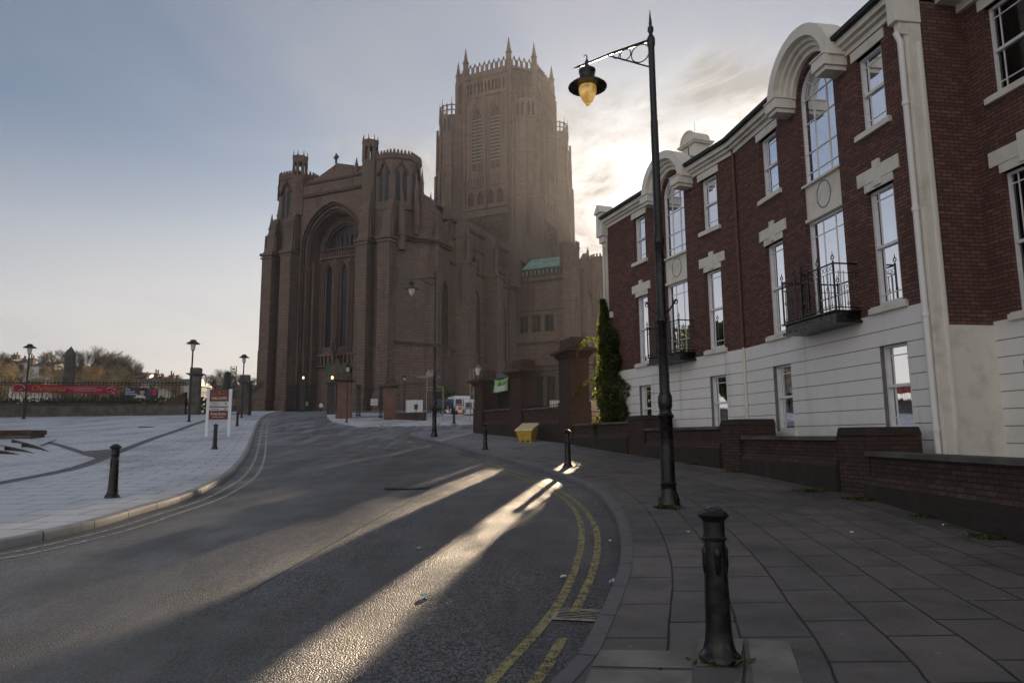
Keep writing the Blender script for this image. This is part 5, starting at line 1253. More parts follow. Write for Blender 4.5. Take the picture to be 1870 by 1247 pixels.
for k in range(5):
    z0 = 3.6+k*.8
    for j in range(60): t = j/60; pts.append(Vector((ivb.x-.45-t*.7, ivb.y-.1, z0+.25*t-.9*t*t))+Vector((rnd.gauss(0, .04), rnd.gauss(0, .04), rnd.gauss(0, .04)))) if k in (0, 2) else None
leaves('foliage', M['ivy'], o, pts, .125)
m_ = MB()
for k in range(5): m_.tube([(ivb.x+rnd.uniform(-.2, .2), ivb.y-.1, gz(26)-.3), (ivb.x+rnd.uniform(-.25, .2), ivb.y, 3.2), (ivb.x+rnd.uniform(-.1, .1), ivb.y, 6.3)], .03, 5, .01)
m_.build('stem', M['bark'], o)
gp = Vector((-3.6, 52.5, gz(52.5))); 
def bushy(name, label, cat, c, rx, ry, rz, n, size, mat, group=None):
    o = thing(name, label, cat, tuple(c), group=group); pts = []
    blobs = [(rnd.gauss(0, .35), rnd.gauss(0, .35), rnd.uniform(.1, .75)) for _ in range(12)]
    for i in range(n):
        b = rnd.choice(blobs); d = Vector((rnd.gauss(0, 1), rnd.gauss(0, 1), rnd.gauss(0, 1))).normalized()*rnd.uniform(.5, 1)*.36
        pts.append(Vector(c)+Vector(((b[0]+d.x)*rx, (b[1]+d.y)*ry, max(.02, (b[2]+d.z*.7))*rz)))
    leaves('foliage', mat, o, pts, size); m_ = MB()
    for k in range(3): m_.tube([(c[0], c[1], c[2]-.2), (c[0]+rnd.gauss(0, .3)*rx*.5, c[1]+rnd.gauss(0, .3)*ry*.5, c[2]+rz*.6)], .05*rz/2, 5, .02)
    m_.build('stem', M['bark'], o); return o
pb = AY(818, 745, 62); pb = AY(819, 745, 92); bushy('bush', 'rounded dark green bush behind the white minibuses', 'bush', (pb.x, pb.y, gz(92)-1.0), 3.0, 2.5, 4.6, 3500, .26, M['bush'])
def weeds(px, py, n, r, label, lift=0):
    c = G(px, py); o = thing('weed_clump', label, 'weeds', tuple(c), group='weeds at the wall foot and lamp base'); P = []; F = []
    for i in range(n):
        a = rnd.uniform(0, 6.28); q = c+Vector((r*1.4*rnd.gauss(0, .5), r*rnd.gauss(0, .45), .0)); h = rnd.uniform(.015, .06); d = Vector((rnd.gauss(0, 1), rnd.gauss(0, 1), 0))*.022; t = q+Vector((rnd.gauss(0, .02), rnd.gauss(0, .02), h)); e = Vector((-d.y, d.x, 0))*.6
        k = len(P); P += [tuple(q), tuple(q.lerp(t, .6)+e), tuple(t+d), tuple(q.lerp(t, .6)-e)]; F.append((k, k+1, k+2, k+3))
    m_ = MB(); m_.add(P, F); m_.build('foliage', M['weed'], o, recalc=False)
weeds(1222, 928, 300, .13, 'mossy weeds around the foot of the tall lamp post'); weeds(1315, 1212, 90, .11, 'thin moss around the foot of the nearest bollard')
for px, py, n, lab in ((1480, 897, 260, 'weeds at the wall foot below the second broad pier gap'), (1578, 912, 330, 'weeds at the foot of the nearest broad pier'), (1700, 944, 160, 'small weed tuft at the wall foot right of the nearest pier'),
                       (1815, 982, 240, 'weed tuft at the wall foot by the right edge of the picture'), (1345, 862, 200, 'weeds at the foot of the middle broad pier'), (1130, 826, 120, 'weed tuft below the wall in front of the ivy'), (1270, 848, 130, 'low weeds by the wall right behind the tall lamp')): weeds(px, py, n, .20, lab)
# ================================================================== GATES, FENCES AND SIGNS AT THE CATHEDRAL ENTRANCE
def gatepillar(px, py, ytop, w, label, mat, cap='flat'):
    p = G(px, py); h = (AY(px, ytop, p.y)).z-p.z
    o = thing('gate_pillar', label, 'pillar', (p.x, p.y, p.z), R(8), group='stone gate pillars', local=True)
    m_ = MB(); m_.box(-w*.58, w*.58, -w*.58, w*.58, -.3, .55); m_.box(-w/2, w/2, -w/2, w/2, .55, h-.72); m_.build('shaft', mat, o, bevel=.02)
    m_ = MB(); m_.box(-w*.56, w*.56, -w*.56, w*.56, h-.72, h-.62); m_.box(-w*.78, w*.78, -w*.78, w*.78, h-.62, h-.50)
    if cap == 'flat': m_.box(-w*.5, w*.5, -w*.5, w*.5, h-.50, h)
    else: m_.box(-w*.6, w*.6, -w*.6, w*.6, h-.5, h-.36, .08, .08); m_.lathe([(w*.48, h-.36), (w*.46, h-.22), (w*.3, h-.06), (.02, h)], 0, 0, 12)
    m_.build('cap', SDK if mat is M['sandpillar'] else mat, o, bevel=.015); return o, p, h
gatepillar(354, 757, 672, .82, 'tall grey stone gate pillar at the right end of the long spiked fence', M['stone_grey'])
gatepillar(445, 757, 685, .74, 'grey stone gate pillar behind the second bollard from the sign', M['stone_grey'])
gatepillar(628, 762, 681, 1.0, 'red sandstone gate pillar with moulded cap behind the slim post lamp', M['sandpillar'])
gatepillar(712.5, 765, 691, .78, 'red sandstone gate pillar with domed cap left of the iron archway', M['sandpillar'], 'dome')
def fence(a, b, z0, z1, label, sp=.14, spear=.12, name='railing', r=.014, thick=1):
    a = Vector((a[0], a[1], 0)); b = Vector((b[0], b[1], 0)); u = (b-a).normalized(); L = (b-a).length; T = FR(a, u, Vector((-u.y, u.x, 0)))
    return railing(T, L, z0, z1, label, name=name, sp=sp, spear=spear, r=r, grp='spiked iron railings at the cathedral gates'), T, L
FA, FB = Vector((-80, 52.8, 0)), Vector((-28.9, 60.4, 0))
u = (FB-FA).normalized(); L = (FB-FA).length; T = FR(FA, u, Vector((u.y, -u.x, 0)))
o = thing('stone_wall', 'long low blackened stone wall carrying the spiked fence behind the frosty plaza', 'wall', tuple((FA+FB)/2+Vector((0, 0, 3.3))))
m_ = MB(T); zt = 4.62; m_.box(0, L, -.45, 0, 2.6, zt-.16); m_.build('stonework', M['stone_grey'], o); m_ = MB(T); m_.box(0, L, -.52, .07, zt-.16, zt); m_.wall([(L-2.4, zt), (L-1.8, zt+.05), (L-1.0, zt+.45), (L, zt+.95), (L, zt-.1), (L-2.4, zt-.1)], [], -.5, .05); m_.build('coping', SDK, o)
railing(lambda s, w, z: T(s, w-.22, z), L, zt, 6.42, 'long spiked iron fence on the low stone wall behind the plaza', name='spiked_fence', sp=.30, spear=.16, r=.024, grp='spiked iron railings at the cathedral gates')
def cloth_on(px0, py0, px1, py1, px2, py2, px3, py3, name, label, mat, Yf=lambda x: 55.2):
    def PT(px, py):
        d = ray(px, py); den = d.x*(-u_f.y)+d.y*u_f.x; num = (FA.x*(-u_f.y)+FA.y*u_f.x); t = num/den; q = d*t; return Vector((q.x, q.y, q.z+EYE))
    c = [PT(px0, py0), PT(px1, py1), PT(px2, py2), PT(px3, py3)]; n = Vector((u_f.y, -u_f.x, 0))*.12
    o = thing(name, label, 'banner', tuple((c[0]+c[2])/2)); N = 24; P = []; F = []
    for i in range(N+1):
        for j in range(5):
            s, t = i/N, j/4; p = c[0].lerp(c[1], s).lerp(c[3].lerp(c[2], s), t)+n*(1+.4*math.sin(s*17+t*2)); P.append(tuple(p+Vector((0, 0, .03*math.sin(s*23)))))
    for i in range(N):
        for j in range(4): k = i*5+j; F.append((k, k+5, k+6, k+1))
    m_ = MB(); m_.add(P, F); cl = m_.build('cloth', mat, o, smooth=True, recalc=False)
    def ON(s, t): return c[0].lerp(c[1], s).lerp(c[3].lerp(c[2], s), t)+n*1.75
    return o, cl, ON, (c[1]-c[0]).normalized(), (c[0]-c[3]).normalized(), (c[1]-c[0]).length
u_f = u
o, cl, ON, xd, up, W_ = cloth_on(27, 700.5, 215, 706, 215, 721, 27, 715.5, 'christmas_banner', 'long crimson banner with gold script hung on the spiked fence', M['banner'])
text('lettering', 'Christmas', M['gold_text'], cl, ON(.33, .78), xd, up, .62, shear=.35, width=2.7)
for i, (a_, b_, t) in enumerate(((.50, .80, .30), (.54, .86, .50), (.58, .80, .66))):
    m_ = MB(); p, q = ON(a_, t), ON(b_, t); m_.add([tuple(p), tuple(q), tuple(q+up*.05), tuple(p+up*.05)], [(0, 1, 2, 3)]); m_.build('small_print', M['pinkish'], cl)
for (s_, r_) in ((.05, .33), (.94, .26)):
    m_ = MB(); c_ = ON(s_, .55); m_.tube([tuple(c_+xd*r_*1.5*math.cos(t*PI/12)+up*r_*math.sin(t*PI/12)) for t in range(13)], .05, 4)
    for k in range(6): q = c_+xd*rnd.uniform(-.3, .3)+up*rnd.uniform(-.22, .02); m_.add([tuple(q+xd*.09), tuple(q+up*.07), tuple(q-xd*.08), tuple(q-up*.06)], [(0, 1, 2, 3)])
    m_.build('motif', M['pinkish'], cl)
o, cl, ON, xd, up, W_ = cloth_on(229, 707, 289, 710, 289, 728, 229, 726, 'portrait_banner', 'navy and red printed banner with a head and shoulders portrait on the spiked fence', M['navy'])
for i, tx in enumerate(('The', 'greatest', 'adventure')): text('lettering', tx, M['white'], cl, ON(.03, .27+.22*i), xd, up, .24, align='LEFT')
m_ = MB(); m_.add([tuple(ON(*q)) for q in ((.74, .08), (.97, .08), (.97, .72), (.76, .66), (.87, .45), (.83, .2))], [(0, 1, 2, 3, 4, 5)]); m_.build('red_print', M['redprint'], cl)
m_ = MB(); m_.add([tuple(ON(*q)+up*.001) for q in ((.30, .98), (.37, .74), (.50, .70), (.60, .76), (.66, .98))], [(0, 1, 2, 3, 4)]); m_.build('portrait_shirt', M['offwhite'], cl)
m_ = MB(); c_ = ON(.54, .36); m_.add([tuple(c_+xd*.20*math.cos(k*PI/8)+up*.30*math.sin(k*PI/8)+Vector((xd.y, -xd.x, 0))*.01) for k in range(16)], [tuple(range(16))]); fc = m_.build('portrait_face', M['skin'], cl)
m_ = MB(); c_ = ON(.54, .26)+Vector((xd.y, -xd.x, 0))*.02; m_.add([tuple(c_+xd*.21*math.cos(k*PI/8)+up*.22*math.sin(k*PI/8)) for k in range(9)], [tuple(range(9))]); m_.build('portrait_hair', M['hair'], cl)
# fences by the gates
fence((-27.9, 61.1), (-24.0, 60.2), 3.5, 5.6, 'spiked iron railings between the two grey stone pillars', spear=.1, sp=.16)
o, _, _ = fence((-22.8, 59.8), (-21.9, 56.8), 3.35, 6.0, 'open black iron gate leaf beside the kerb left of the road', spear=.1, sp=.10, name='iron_gate', r=.025)
fence((-12.3, 52.6), (-9.5, 50.8), 2.9, 5.1, 'spiked iron railings between the two red sandstone pillars', sp=.15)
fence((-8.5, 50.2), (-6.2, 48.6), 3.1, 5.3, 'iron railings between the domed pillar and the iron archway', sp=.14)
o = thing('kerb_wall', 'low dark stone footing wall under the railings right of the domed pillar', 'wall', (-7.3, 49.3, 2.6)); m_ = MB(FR(Vector((-8.5, 50.2, 0)), Vector((.82, -.57, 0)).normalized(), Vector((.57, .82, 0)).normalized())); m_.box(0, 2.8, -.2, .2, 2.2, 3.1); m_.box(0, 2.8, -.23, .23, 3.1, 3.2); m_.build('stonework', SDK, o)
def lamp_post(px, py, ytop, w, lab):
    p = G(px, py); h = AY(px, ytop, p.y).z-p.z; o = thing('gate_post', lab, 'gate post', tuple(p), group='black gate posts with lit globes', local=True)
    m_ = MB(); m_.box(-w/2, w/2, -w/2, w/2, -.2, h-.75); m_.box(-w*.8, w*.8, -w*.8, w*.8, h-.75, h-.6); m_.lathe([(.18, h-.6), (.08, h-.45), (.07, h-.36), (.13, h-.33)], 0, 0, 8); m_.build('post', IR, o)
    m_ = MB(); m_.lathe([(.03, h-.33), (.09, h-.28), (.12, h-.17), (.09, h-.05), (.02, h)], 0, 0, 12); m_.build('globe', M['glow'], o, smooth=True)
lamp_post(605, 756, 686, .62, 'black gate post with lit yellow globe beside the red sandstone pillar'); 
p = Vector((-23.6, 78, gz(78))); o = thing('gate_post', 'distant black gate post with lit yellow globe above the pedestrians', 'gate post', tuple(AY(552, 748, 78).xy)+(gz(78),), group='black gate posts with lit globes', local=True)
h = AY(552, 687, 78).z-gz(78); m_ = MB(); m_.box(-.28, .28, -.28, .28, -.2, h-.7); m_.box(-.4, .4, -.4, .4, h-.7, h-.55); m_.lathe([(.18, h-.55), (.08, h-.4), (.12, h-.33)], 0, 0, 8); m_.build('post', IR, o)
m_ = MB(); m_.lathe([(.03, h-.33), (.10, h-.28), (.14, h-.17), (.10, h-.05), (.02, h)], 0, 0, 12); m_.build('globe', M['glow'], o, smooth=True)
for (xa, xb, Y, ya, lab) in ((522, 549, 79, 703, 'closed black iron gate leaf left of the distant lit post'), (556, 577, 79, 704, 'black iron gate leaf standing right of the distant lit post'), (649, 660, 54, 703, 'folded black iron gate leaf right of the red sandstone pillar'), (691, 700, 51.5, 703, 'folded black iron gate leaf against the domed pillar'), (610, 622, 60, 700, 'narrow black iron gate leaf behind the red sandstone pillar')):
    a, b = AY(xa, 740, Y), AY(xb, 740, Y); z1 = AY((xa+xb)/2, ya, Y).z
    railing(FR(Vector((a.x, a.y, 0)), Vector((1, 0, 0)), Vector((0, 1, 0))), b.x-a.x, gz(Y), z1, lab, name='iron_gate', sp=.085, r=.028, grp='black iron gate leaves')
# iron archway with lantern
a = AY(779, 760, 48.6); b = AY(808, 760, 48.3); o = thing('iron_archway', 'slender iron archway and side panels with a lantern roof, right of the domed pillar', 'archway', (a.x, 48.6, gz(48.6)))
zb = gz(48.6); w = b.x-a.x; T = FR(Vector((a.x, 48.6, 0)), Vector((1, 0, 0)), Vector((0, 1, 0)))
m_ = MB(T)
for x in (0, w*.5, w): m_.tube([(x, 0, zb-.1), (x, 0, zb+(3.35 if x < w else 2.35))], .035, 5)
m_.tube([(0, 0, zb+2.35), (w, 0, zb+2.35)], .03, 4); m_.tube([(0, 0, zb+2.1), (w, 0, zb+2.1)], .025, 4); m_.tube([(0, 0, zb+.3), (w, 0, zb+.3)], .03, 4)
m_.tube([(w*.5*math.sin(t*PI/16), 0, zb+2.6+.6*math.cos(t*PI/16)) for t in range(9)], .03, 5); m_.build('frame', M['grate'], o)
m_ = MB(T)
for i in range(10): m_.tube([(w*(i+.5)/10, 0, zb+.3), (w*(i+.5)/10, 0, zb+2.1)], .02, 4)
m_.build('bars', IR, o); m_ = MB(T); m_.box(-.65, w*.8, -.4, .4, zb+3.02, zb+3.1); m_.add([(-.1, -.3, zb+3.1), (w*.6, -.3, zb+3.1), (w*.6, .3, zb+3.1), (-.1, .3, zb+3.1), (w*.1, 0, zb+3.62), (w*.45, 0, zb+3.52)], [(0, 1, 5, 4), (1, 2, 5), (2, 3, 4, 5), (3, 0, 4), (0, 3, 2, 1)]); m_.build('canopy', M['lead'], o)
a = AY(861, 768, 46.5); o = thing('gate_standard', 'pair of slim iron gate standards at the far end of the brick wall', 'gate post', (a.x, 46.5, gz(46.5)), local=True); m_ = MB()
for x in (-.08, .14): m_.tube([(x, 0, -.1), (x, 0, 3.45)], .035, 6); m_.tube([(x, 0, 3.45), (x, 0, 3.62)], .05, 6, .005)
m_.tube([(.14+.5*math.sin(t*PI/16), 0, 2.8+.7*math.cos(t*PI/16)) for t in range(9)], .03, 5); m_.tube([(-.08, 0, 1.9), (.14, 0, 1.9)], .03, 4); m_.build('frame', M['grate'], o)
a = AY(876, 672, 40); o = thing('wall_lantern', 'small glazed lantern standing on the furthest brick pillar', 'lantern', tuple(AY(873, 690, 36.5))); c_ = AY(873, 676, 36.5)
m_ = MB(); m_.ngon(c_.x, c_.y, .12, c_.z-.25, c_.z+.1, 6, 1.4); m_.build('glass', M['lampglass'], o); m_ = MB(); m_.ngon(c_.x, c_.y, .22, c_.z+.1, c_.z+.28, 6, .2); m_.tube([(c_.x, c_.y, c_.z-.5), (c_.x, c_.y, c_.z-.25)], .04, 5); m_.build('top', M['lead'], o)
# notices
def board(px0, py0, px1, py1, Y, name, label, mat, post=False, cat='sign'):
    a, b = AY(px0, py0, Y), AY(px1, py1, Y); cx = (a.x+b.x)/2; o = thing(name, label, cat, (cx, Y, gz(Y)-dip(cx, Y)))
    m_ = MB(); m_.box(a.x, b.x, Y-.03, Y+.03, b.z, a.z); f = m_.build('panel', mat, o)
    if post: m_ = MB(); m_.tube([(cx, Y+.06, gz(Y)-.2-dip(cx, Y)), (cx, Y+.06, a.z)], .035, 6); m_.build('post', IR, o)
    return o, f, a, b
o, f, a, b = board(677, 728, 689.5, 740, 51, 'notice_board', 'white notice with a blue green mark on the gate railings', M['offwhite'])
m_ = MB(); m_.add([(a.x+.12, 50.96, (a.z+b.z)/2+.02), (a.x+.25, 50.96, (a.z+b.z)/2-.06), (b.x-.08, 50.96, (a.z+b.z)/2+.1), (b.x-.14, 50.96, (a.z+b.z)/2-.02), (a.x+.28, 50.96, (a.z+b.z)/2-.13)], [(0, 1, 2, 3, 4)]); m_.build('emblem', M['copper'], f)
board(756.5, 738, 763, 747.5, 47.8, 'small_sign', 'small brown square sign on a dark post in front of the railings', M['stone_dark'], post=True)
board(741.5, 730.5, 772, 753, 57, 'white_hoarding', 'white panel seen through the railings right of the domed pillar', M['white'], cat='panel')
# small illuminated sign frames on poles among the trees
for (px, y0, y1, Y, lab) in ((423.5, 668, 700, 66, 'tall pole sign with three stacked open frames beside the black monument'), (378, 684, 705, 72, 'lower pole sign with stacked open frames left of the black monument')):
    p = AY(px, 740, Y); o = thing('frame_sign', lab, 'sign', (p.x, Y, gz(Y)), local=True, group='stacked frame pole signs'); g0 = gz(Y); zt = AY(px, y0, Y).z-g0; zb = AY(px, y1, Y).z-g0; m_ = MB(); m_.tube([(0, 0, -.2), (0, 0, zb)], .04, 6); m_.build('pole', IR, o)
    m_ = MB(); hh = (zt-zb)/3; w = .26
    for k in range(3):
        z = zb+k*hh
        for x in (-w, w): m_.box(x-.03, x+.03, -.05, .05, z, z+hh*.9)
        m_.box(-w, w, -.05, .05, z, z+.06); m_.box(-w, w, -.05, .05, z+hh*.84, z+hh*.9)
    m_.box(-.12, .12, -.04, .04, zt-hh*.7, zt-hh*.4); m_.build('frames', IR, o)
# ------------------------------------------------------------------ welcome sign
gl = G(378, 797); gr = G(416.5, 797); o = thing('welcome_sign', 'rust red and pale grey welcome sign board on two pale posts behind a bollard', 'sign', tuple(gl))
Y = (gl.y+gr.y)/2; x0, x1 = gl.x, gr.x; zb = gl.z; zt = AY(400, 711, Y).z
for x in (x0, x1):
    m_ = MB(); m_.box(x-.075, x+.075, Y-.04, Y+.04, zb-.1, zt+.02); m_.build('post', M['white'], o, bevel=.006)
def seg_(za, zc, mat, nm): m_ = MB(); m_.box(x0+.076, x1-.076, Y-.03, Y+.03, zc, za); return m_.build(nm, mat, o)
H = zt-zb; f0 = lambda k: zb+H*k
s1_ = seg_(zt, f0(.745), M['signred'], 'heading_panel'); s2_ = seg_(f0(.742), f0(.635), M['offwhite'], 'direction_panel'); s4_ = seg_(f0(.615), f0(.55), M['offwhite'], 'direction_panel'); s5_ = seg_(f0(.547), f0(.36), M['signred'], 'entry_panel')
m_ = MB(); m_.box(x0+.076, x1-.076, Y-.025, Y+.02, f0(.615)+.002, f0(.635)-.002); m_.build('divider', M['black'], o)
cx = (x0+x1)/2; X_, U_ = (1, 0, 0), (0, 0, 1)
text('lettering', 'WELCOME', M['cream_text'], s1_, (cx, Y-.034, f0(.79)), X_, U_, .16, width=.80)
m_ = MB(); m_.box(cx-.33, cx+.33, Y-.036, Y-.031, f0(.90), f0(.90)+.012); m_.box(cx-.012, cx+.012, Y-.036, Y-.031, f0(.91), f0(.96)); m_.box(cx-.035, cx+.035, Y-.036, Y-.031, f0(.935), f0(.941)); m_.build('emblem', M['gold_text'], s1_)
text('lettering', 'Entrance', M['black'], s2_, (x0+.16, Y-.034, f0(.70)), X_, U_, .10, align='LEFT'); text('lettering', 'Car Park', M['black'], s2_, (x0+.16, Y-.034, f0(.648)), X_, U_, .10, align='LEFT')
text('lettering', 'Constables', M['black'], s4_, (x0+.16, Y-.034, f0(.567)), X_, U_, .10, align='LEFT')
m_ = MB(); zz = f0(.70); xx = x1-.22; m_.add([(xx-.05, Y-.036, zz-.01), (xx+.05, Y-.036, zz-.01), (xx, Y-.036, zz+.07)], [(0, 1, 2)]); m_.box(xx-.016, xx+.016, Y-.036, Y-.032, zz-.06, zz-.01); m_.build('arrow', M['black'], s2_)
m_ = MB(); zz = f0(.582); m_.add([(xx-.07, Y-.036, zz), (xx, Y-.036, zz-.04), (xx, Y-.036, zz+.04)], [(0, 1, 2)]); m_.box(xx, xx+.05, Y-.036, Y-.032, zz-.014, zz+.014); m_.build('arrow', M['black'], s4_)
text('lettering', 'Free Entry', M['cream_text'], s5_, (cx, Y-.034, f0(.455)), X_, U_, .19, width=.78); text('lettering', 'Donations welcome', M['cream_text'], s5_, (cx, Y-.034, f0(.405)), X_, U_, .08, width=.62)
# ------------------------------------------------------------------ stone bench block and curved steps at the left edge
p = G(55, 801); o = thing('stone_block', 'dark stone planter wall standing on the frosty plaza at the left edge', 'planter', (p.x-2, p.y, p.z)); h = AY(55, 785, p.y).z-p.z
m_ = MB(); m_.box(p.x-9, p.x, p.y, p.y+1.1, p.z-.4, p.z+h*.45); m_.build('base', M['stone_grey'], o, bevel=.02); m_ = MB(); m_.box(p.x-9.05, p.x+.06, p.y-.06, p.y+1.16, p.z+h*.45, p.z+h); m_.build('coping', SDK, o, bevel=.03)
o = thing('curved_steps', 'shallow curved stone steps with frosty treads fading into the plaza at the left edge', 'steps', tuple(G(40, 818)))
def wedge(lpx, lyt, lyb, tpx, ty, back):
    b0 = G(lpx, lyb); tip = G(tpx, ty); d = ray(lpx, lyt); d = d/d.y*b0.y; zt = EYE+d.z; N = 10
    P = [b0.lerp(tip, k/N) for k in range(N+1)]; cur = [Vector((0, .9*math.sin(PI*k/N)*.25, 0)) for k in range(N+1)]
    top = [Vector((q.x, q.y, q.z-.01+(zt-b0.z)*1.25*(1-k/N)**.85))+c for k, (q, c) in enumerate(zip(P, cur))]; bot = [Vector((q.x, q.y, q.z-.15))+c for q, c in zip(P, cur)]
    m_ = MB(); m_.add([tuple(v) for v in top+bot], [(k, k+1, N+2+k, N+1+k) for k in range(N)]); m_.build('riser', SDK, o, recalc=False)
    bk = [G(*q) for q in back]; bk = [Vector((q.x, q.y, q.z+.012)) for q in bk]; bl = Vector((top[0].x-.3, bk[0].y, top[0].z))
    m_ = MB(); m_.add([tuple(v) for v in top]+[tuple(bk[1]), tuple(bk[0])]+[tuple(bl)], [tuple(range(N+1))+(N+1, N+2, N+3)], [[(v.x, v.y) for v in top]+[(bk[1].x, bk[1].y), (bk[0].x, bk[0].y), (bl.x, bl.y)]]); m_.build('tread', M['plaza'], o, recalc=False)
wedge(20, 803.5, 812, 94, 826, ((58, 802), (112, 817))); wedge(-20, 811, 820, 66, 828, ((20, 812.5), (84, 826))); wedge(-60, 818, 829, 40, 830, ((0, 821), (60, 829)))
# ------------------------------------------------------------------ manhole on the plaza
g0 = G(268, 779.5); m_ = MB(); CUR = g0; m_.lathe([(.5, .004), (.5, .016), (.02, .016)], g0.x, g0.y, 24, g0.z); tag(m_.build('manhole_cover', M['black']), 'round dark cover set flat in the frosty plaza', 'manhole cover')
# ------------------------------------------------------------------ people
def person(name, label, loc, rz, top, legs, stride=.18, arm=.12, h=1.74, bag=False):
    o = thing(name, label, 'person', loc, rz, local=True); s = h/1.74
    V = [(0, 0, .95), (0, 0, 1.12), (0, .01, 1.30), (0, 0, 1.44), (0, 0, 1.52), (0, -.01, 1.60), (0, -.015, 1.68), (0, 0, 1.73),
         (.10, 0, .90), (.11, -stride, .50), (.11, -stride*.9, .08), (.12, -stride*.9-.14, .04), (-.10, 0, .90), (-.11, stride*.5, .50), (-.11, stride*1.1, .10), (-.12, stride*1.1-.13, .04),
         (.19, 0, 1.42), (.26, .04, 1.15), (.27, -.08-arm, .93), (.27, -.14-arm, .86), (-.19, 0, 1.42), (-.26, .04, 1.15), (-.27, -.06, .93), (-.27, -.10, .85)]
    E_ = [(0, 1), (1, 2), (2, 3), (3, 4), (4, 5), (5, 6), (6, 7), (0, 8), (8, 9), (9, 10), (10, 11), (0, 12), (12, 13), (13, 14), (14, 15), (3, 16), (16, 17), (17, 18), (18, 19), (3, 20), (20, 21), (21, 22), (22, 23)]
    Rr = [.15, .14, .165, .11, .055, .085, .095, .06, .10, .068, .045, .035, .10, .068, .045, .035, .07, .055, .038, .032, .07, .055, .038, .032]
    me = bpy.data.meshes.new('body'); me.from_pydata([tuple(c*s for c in v) for v in V], E_, []); b = bpy.data.objects.new('body', me); COL.objects.link(b); b.parent = o
    sk = b.modifiers.new('skin', 'SKIN')
    for i, r in enumerate(Rr): me.skin_vertices[0].data[i].radius = (r*s, r*s*.8 if i < 4 else r*s); 
    me.skin_vertices[0].data[0].use_root = True
    sb = b.modifiers.new('sub', 'SUBSURF'); sb.levels = 1; sb.render_levels = 2
    dg = bpy.context.evaluated_depsgraph_get(); dg.update(); m2 = bpy.data.meshes.new_from_object(b.evaluated_get(dg)); b.modifiers.clear(); b.data = m2; m2.name = 'body'
    for m in (legs, top, M['skin'], M['black']): m2.materials.append(m)
    for p in m2.polygons:
        z = p.center.z/s; x = abs(p.center.x)/s; p.use_smooth = True
        p.material_index = 3 if z < .09 else 0 if z < .92 and x < .22 else 2 if z > 1.5 or (x > .22 and z < .92) else 1
    hr = MB(); hr.lathe([(.085, 1.62), (.108, 1.68), (.10, 1.75), (.06, 1.79), (.01, 1.80)], 0, .02, 12); c = hr.build('hair', M['hair'], o, smooth=True); c.scale = (s, s, s)
    return o
pz = gz(98)
for (px, lab, tp, dx, rz, hh) in ((559, 'person in a pale jacket walking away below the cathedral arch', M['coat_pale'], .2, 3.1, 1.72), (567, 'person in a dark coat walking just right of the pale jacket', M['coat_dark'], .14, 3.0, 1.76), (586, 'lone person in a pale top further right by the cathedral door', M['coat_pale'], .05, .4, 1.70)):
    p = AY(px, 748, 98 if px < 580 else 104); person('person', lab, (p.x, p.y, gz(p.y)-.12), rz, tp, M['jeans'], dx, h=hh)
# the bronze figure over the west door (a statue standing on the portal)
so = person('statue', 'dark bronze standing figure above the cathedral west door', (0, 0, 0), 0, M['bronze'], M['bronze'], .04, arm=.05); so['category'] = 'statue'
sp_ = CO+cu_*0+cv_*4.6; so.location = (sp_.x, sp_.y, 5.8+9.9); so.rotation_euler = (0, 0, CA); so.scale = (2.1, 2.1, 2.3)
for c in so.children:
    if c.name.startswith('body'):
        for i in range(4): c.data.materials[i] = M['bronze']
    else: c.data.materials[0] = M['bronze']
# ------------------------------------------------------------------ vehicles and cones
def minibus(x, y, z, rz, label, L=5.2, W=2.0, Hh=2.35, first=None):
    o = thing('minibus', label, 'minibus', (x, y, z), rz, group='white minibuses in the car park', local=True)
    m_ = MB(); prof = [(-L/2, .35), (L/2-.15, .35), (L/2, .8), (L/2-.15, 1.15), (L/2-.75, 1.35), (L/2-1.35, Hh-.15), (L/2-1.7, Hh), (-L/2+.15, Hh), (-L/2, Hh-.2)]
    P = [(-W/2, a, b) for a, b in prof]+[(W/2, a, b) for a, b in prof]; n = len(prof)
    m_.add(P, [(i, (i+1) % n, n+(i+1) % n, n+i) for i in range(n)]+[tuple(range(n)), tuple(range(2*n-1, n-1, -1))]); body = m_.build('body', M['white'], o, bevel=.06)
    for xx in (-W/2-.01, W/2+.01):
        for a in (-L/2+.3, -L/2+1.5, -L/2+2.7): m_ = MB(); m_.box(xx-.012, xx+.012, a, a+1.0, 1.35, 1.95); m_.build('side_window', M['autoglass'], o)
        m_ = MB(); m_.box(xx-.014, xx+.014, -L/2+.1, L/2-.5, .95, 1.15); m_.build('stripe', M['vanred'], o)
        for yy in (-L/2+1.0, L/2-1.0):
            w_ = MB(); w_.ring((xx, yy, .36), .25, .10, 'x', 18, 6); w_.build('wheel', M['black'], o, smooth=True)
    m_ = MB()
    for a in (-.85, .08): m_.box(a, a+.77, -L/2-.02, -L/2+.01, 1.35, 1.95)
    m_.build('rear_window', M['autoglass'], o)
    m_ = MB(); m_.box(-.9, .9, -L/2-.018, -L/2+.01, 1.18, 1.30); m_.build('rear_stripe', M['vanred'], o)
    for a in (-.97, .85): m_ = MB(); m_.box(a, a+.12, -L/2-.03, -L/2+.02, .75, 1.12); m_.build('tail_light', M['vanred'], o)
    m_ = MB(); m_.box(-.25, .25, -L/2-.03, -L/2+.01, .62, .76); m_.build('number_plate', M['yellow_lid'], o)
    m_ = MB(); m_.box(-.98, .98, -L/2-.06, -L/2+.02, .38, .56); m_.build('bumper', M['black'], o)
    return o
for px, lab in ((834, 'white and red minibus with its rear towards the road, left of the pair'), (852, 'white and red minibus parked on the right of its twin')):
    p = AY(px, 761, 84); minibus(p.x, p.y+1, gz(84)-dip(p.x, 84)-.15, R(18), lab)
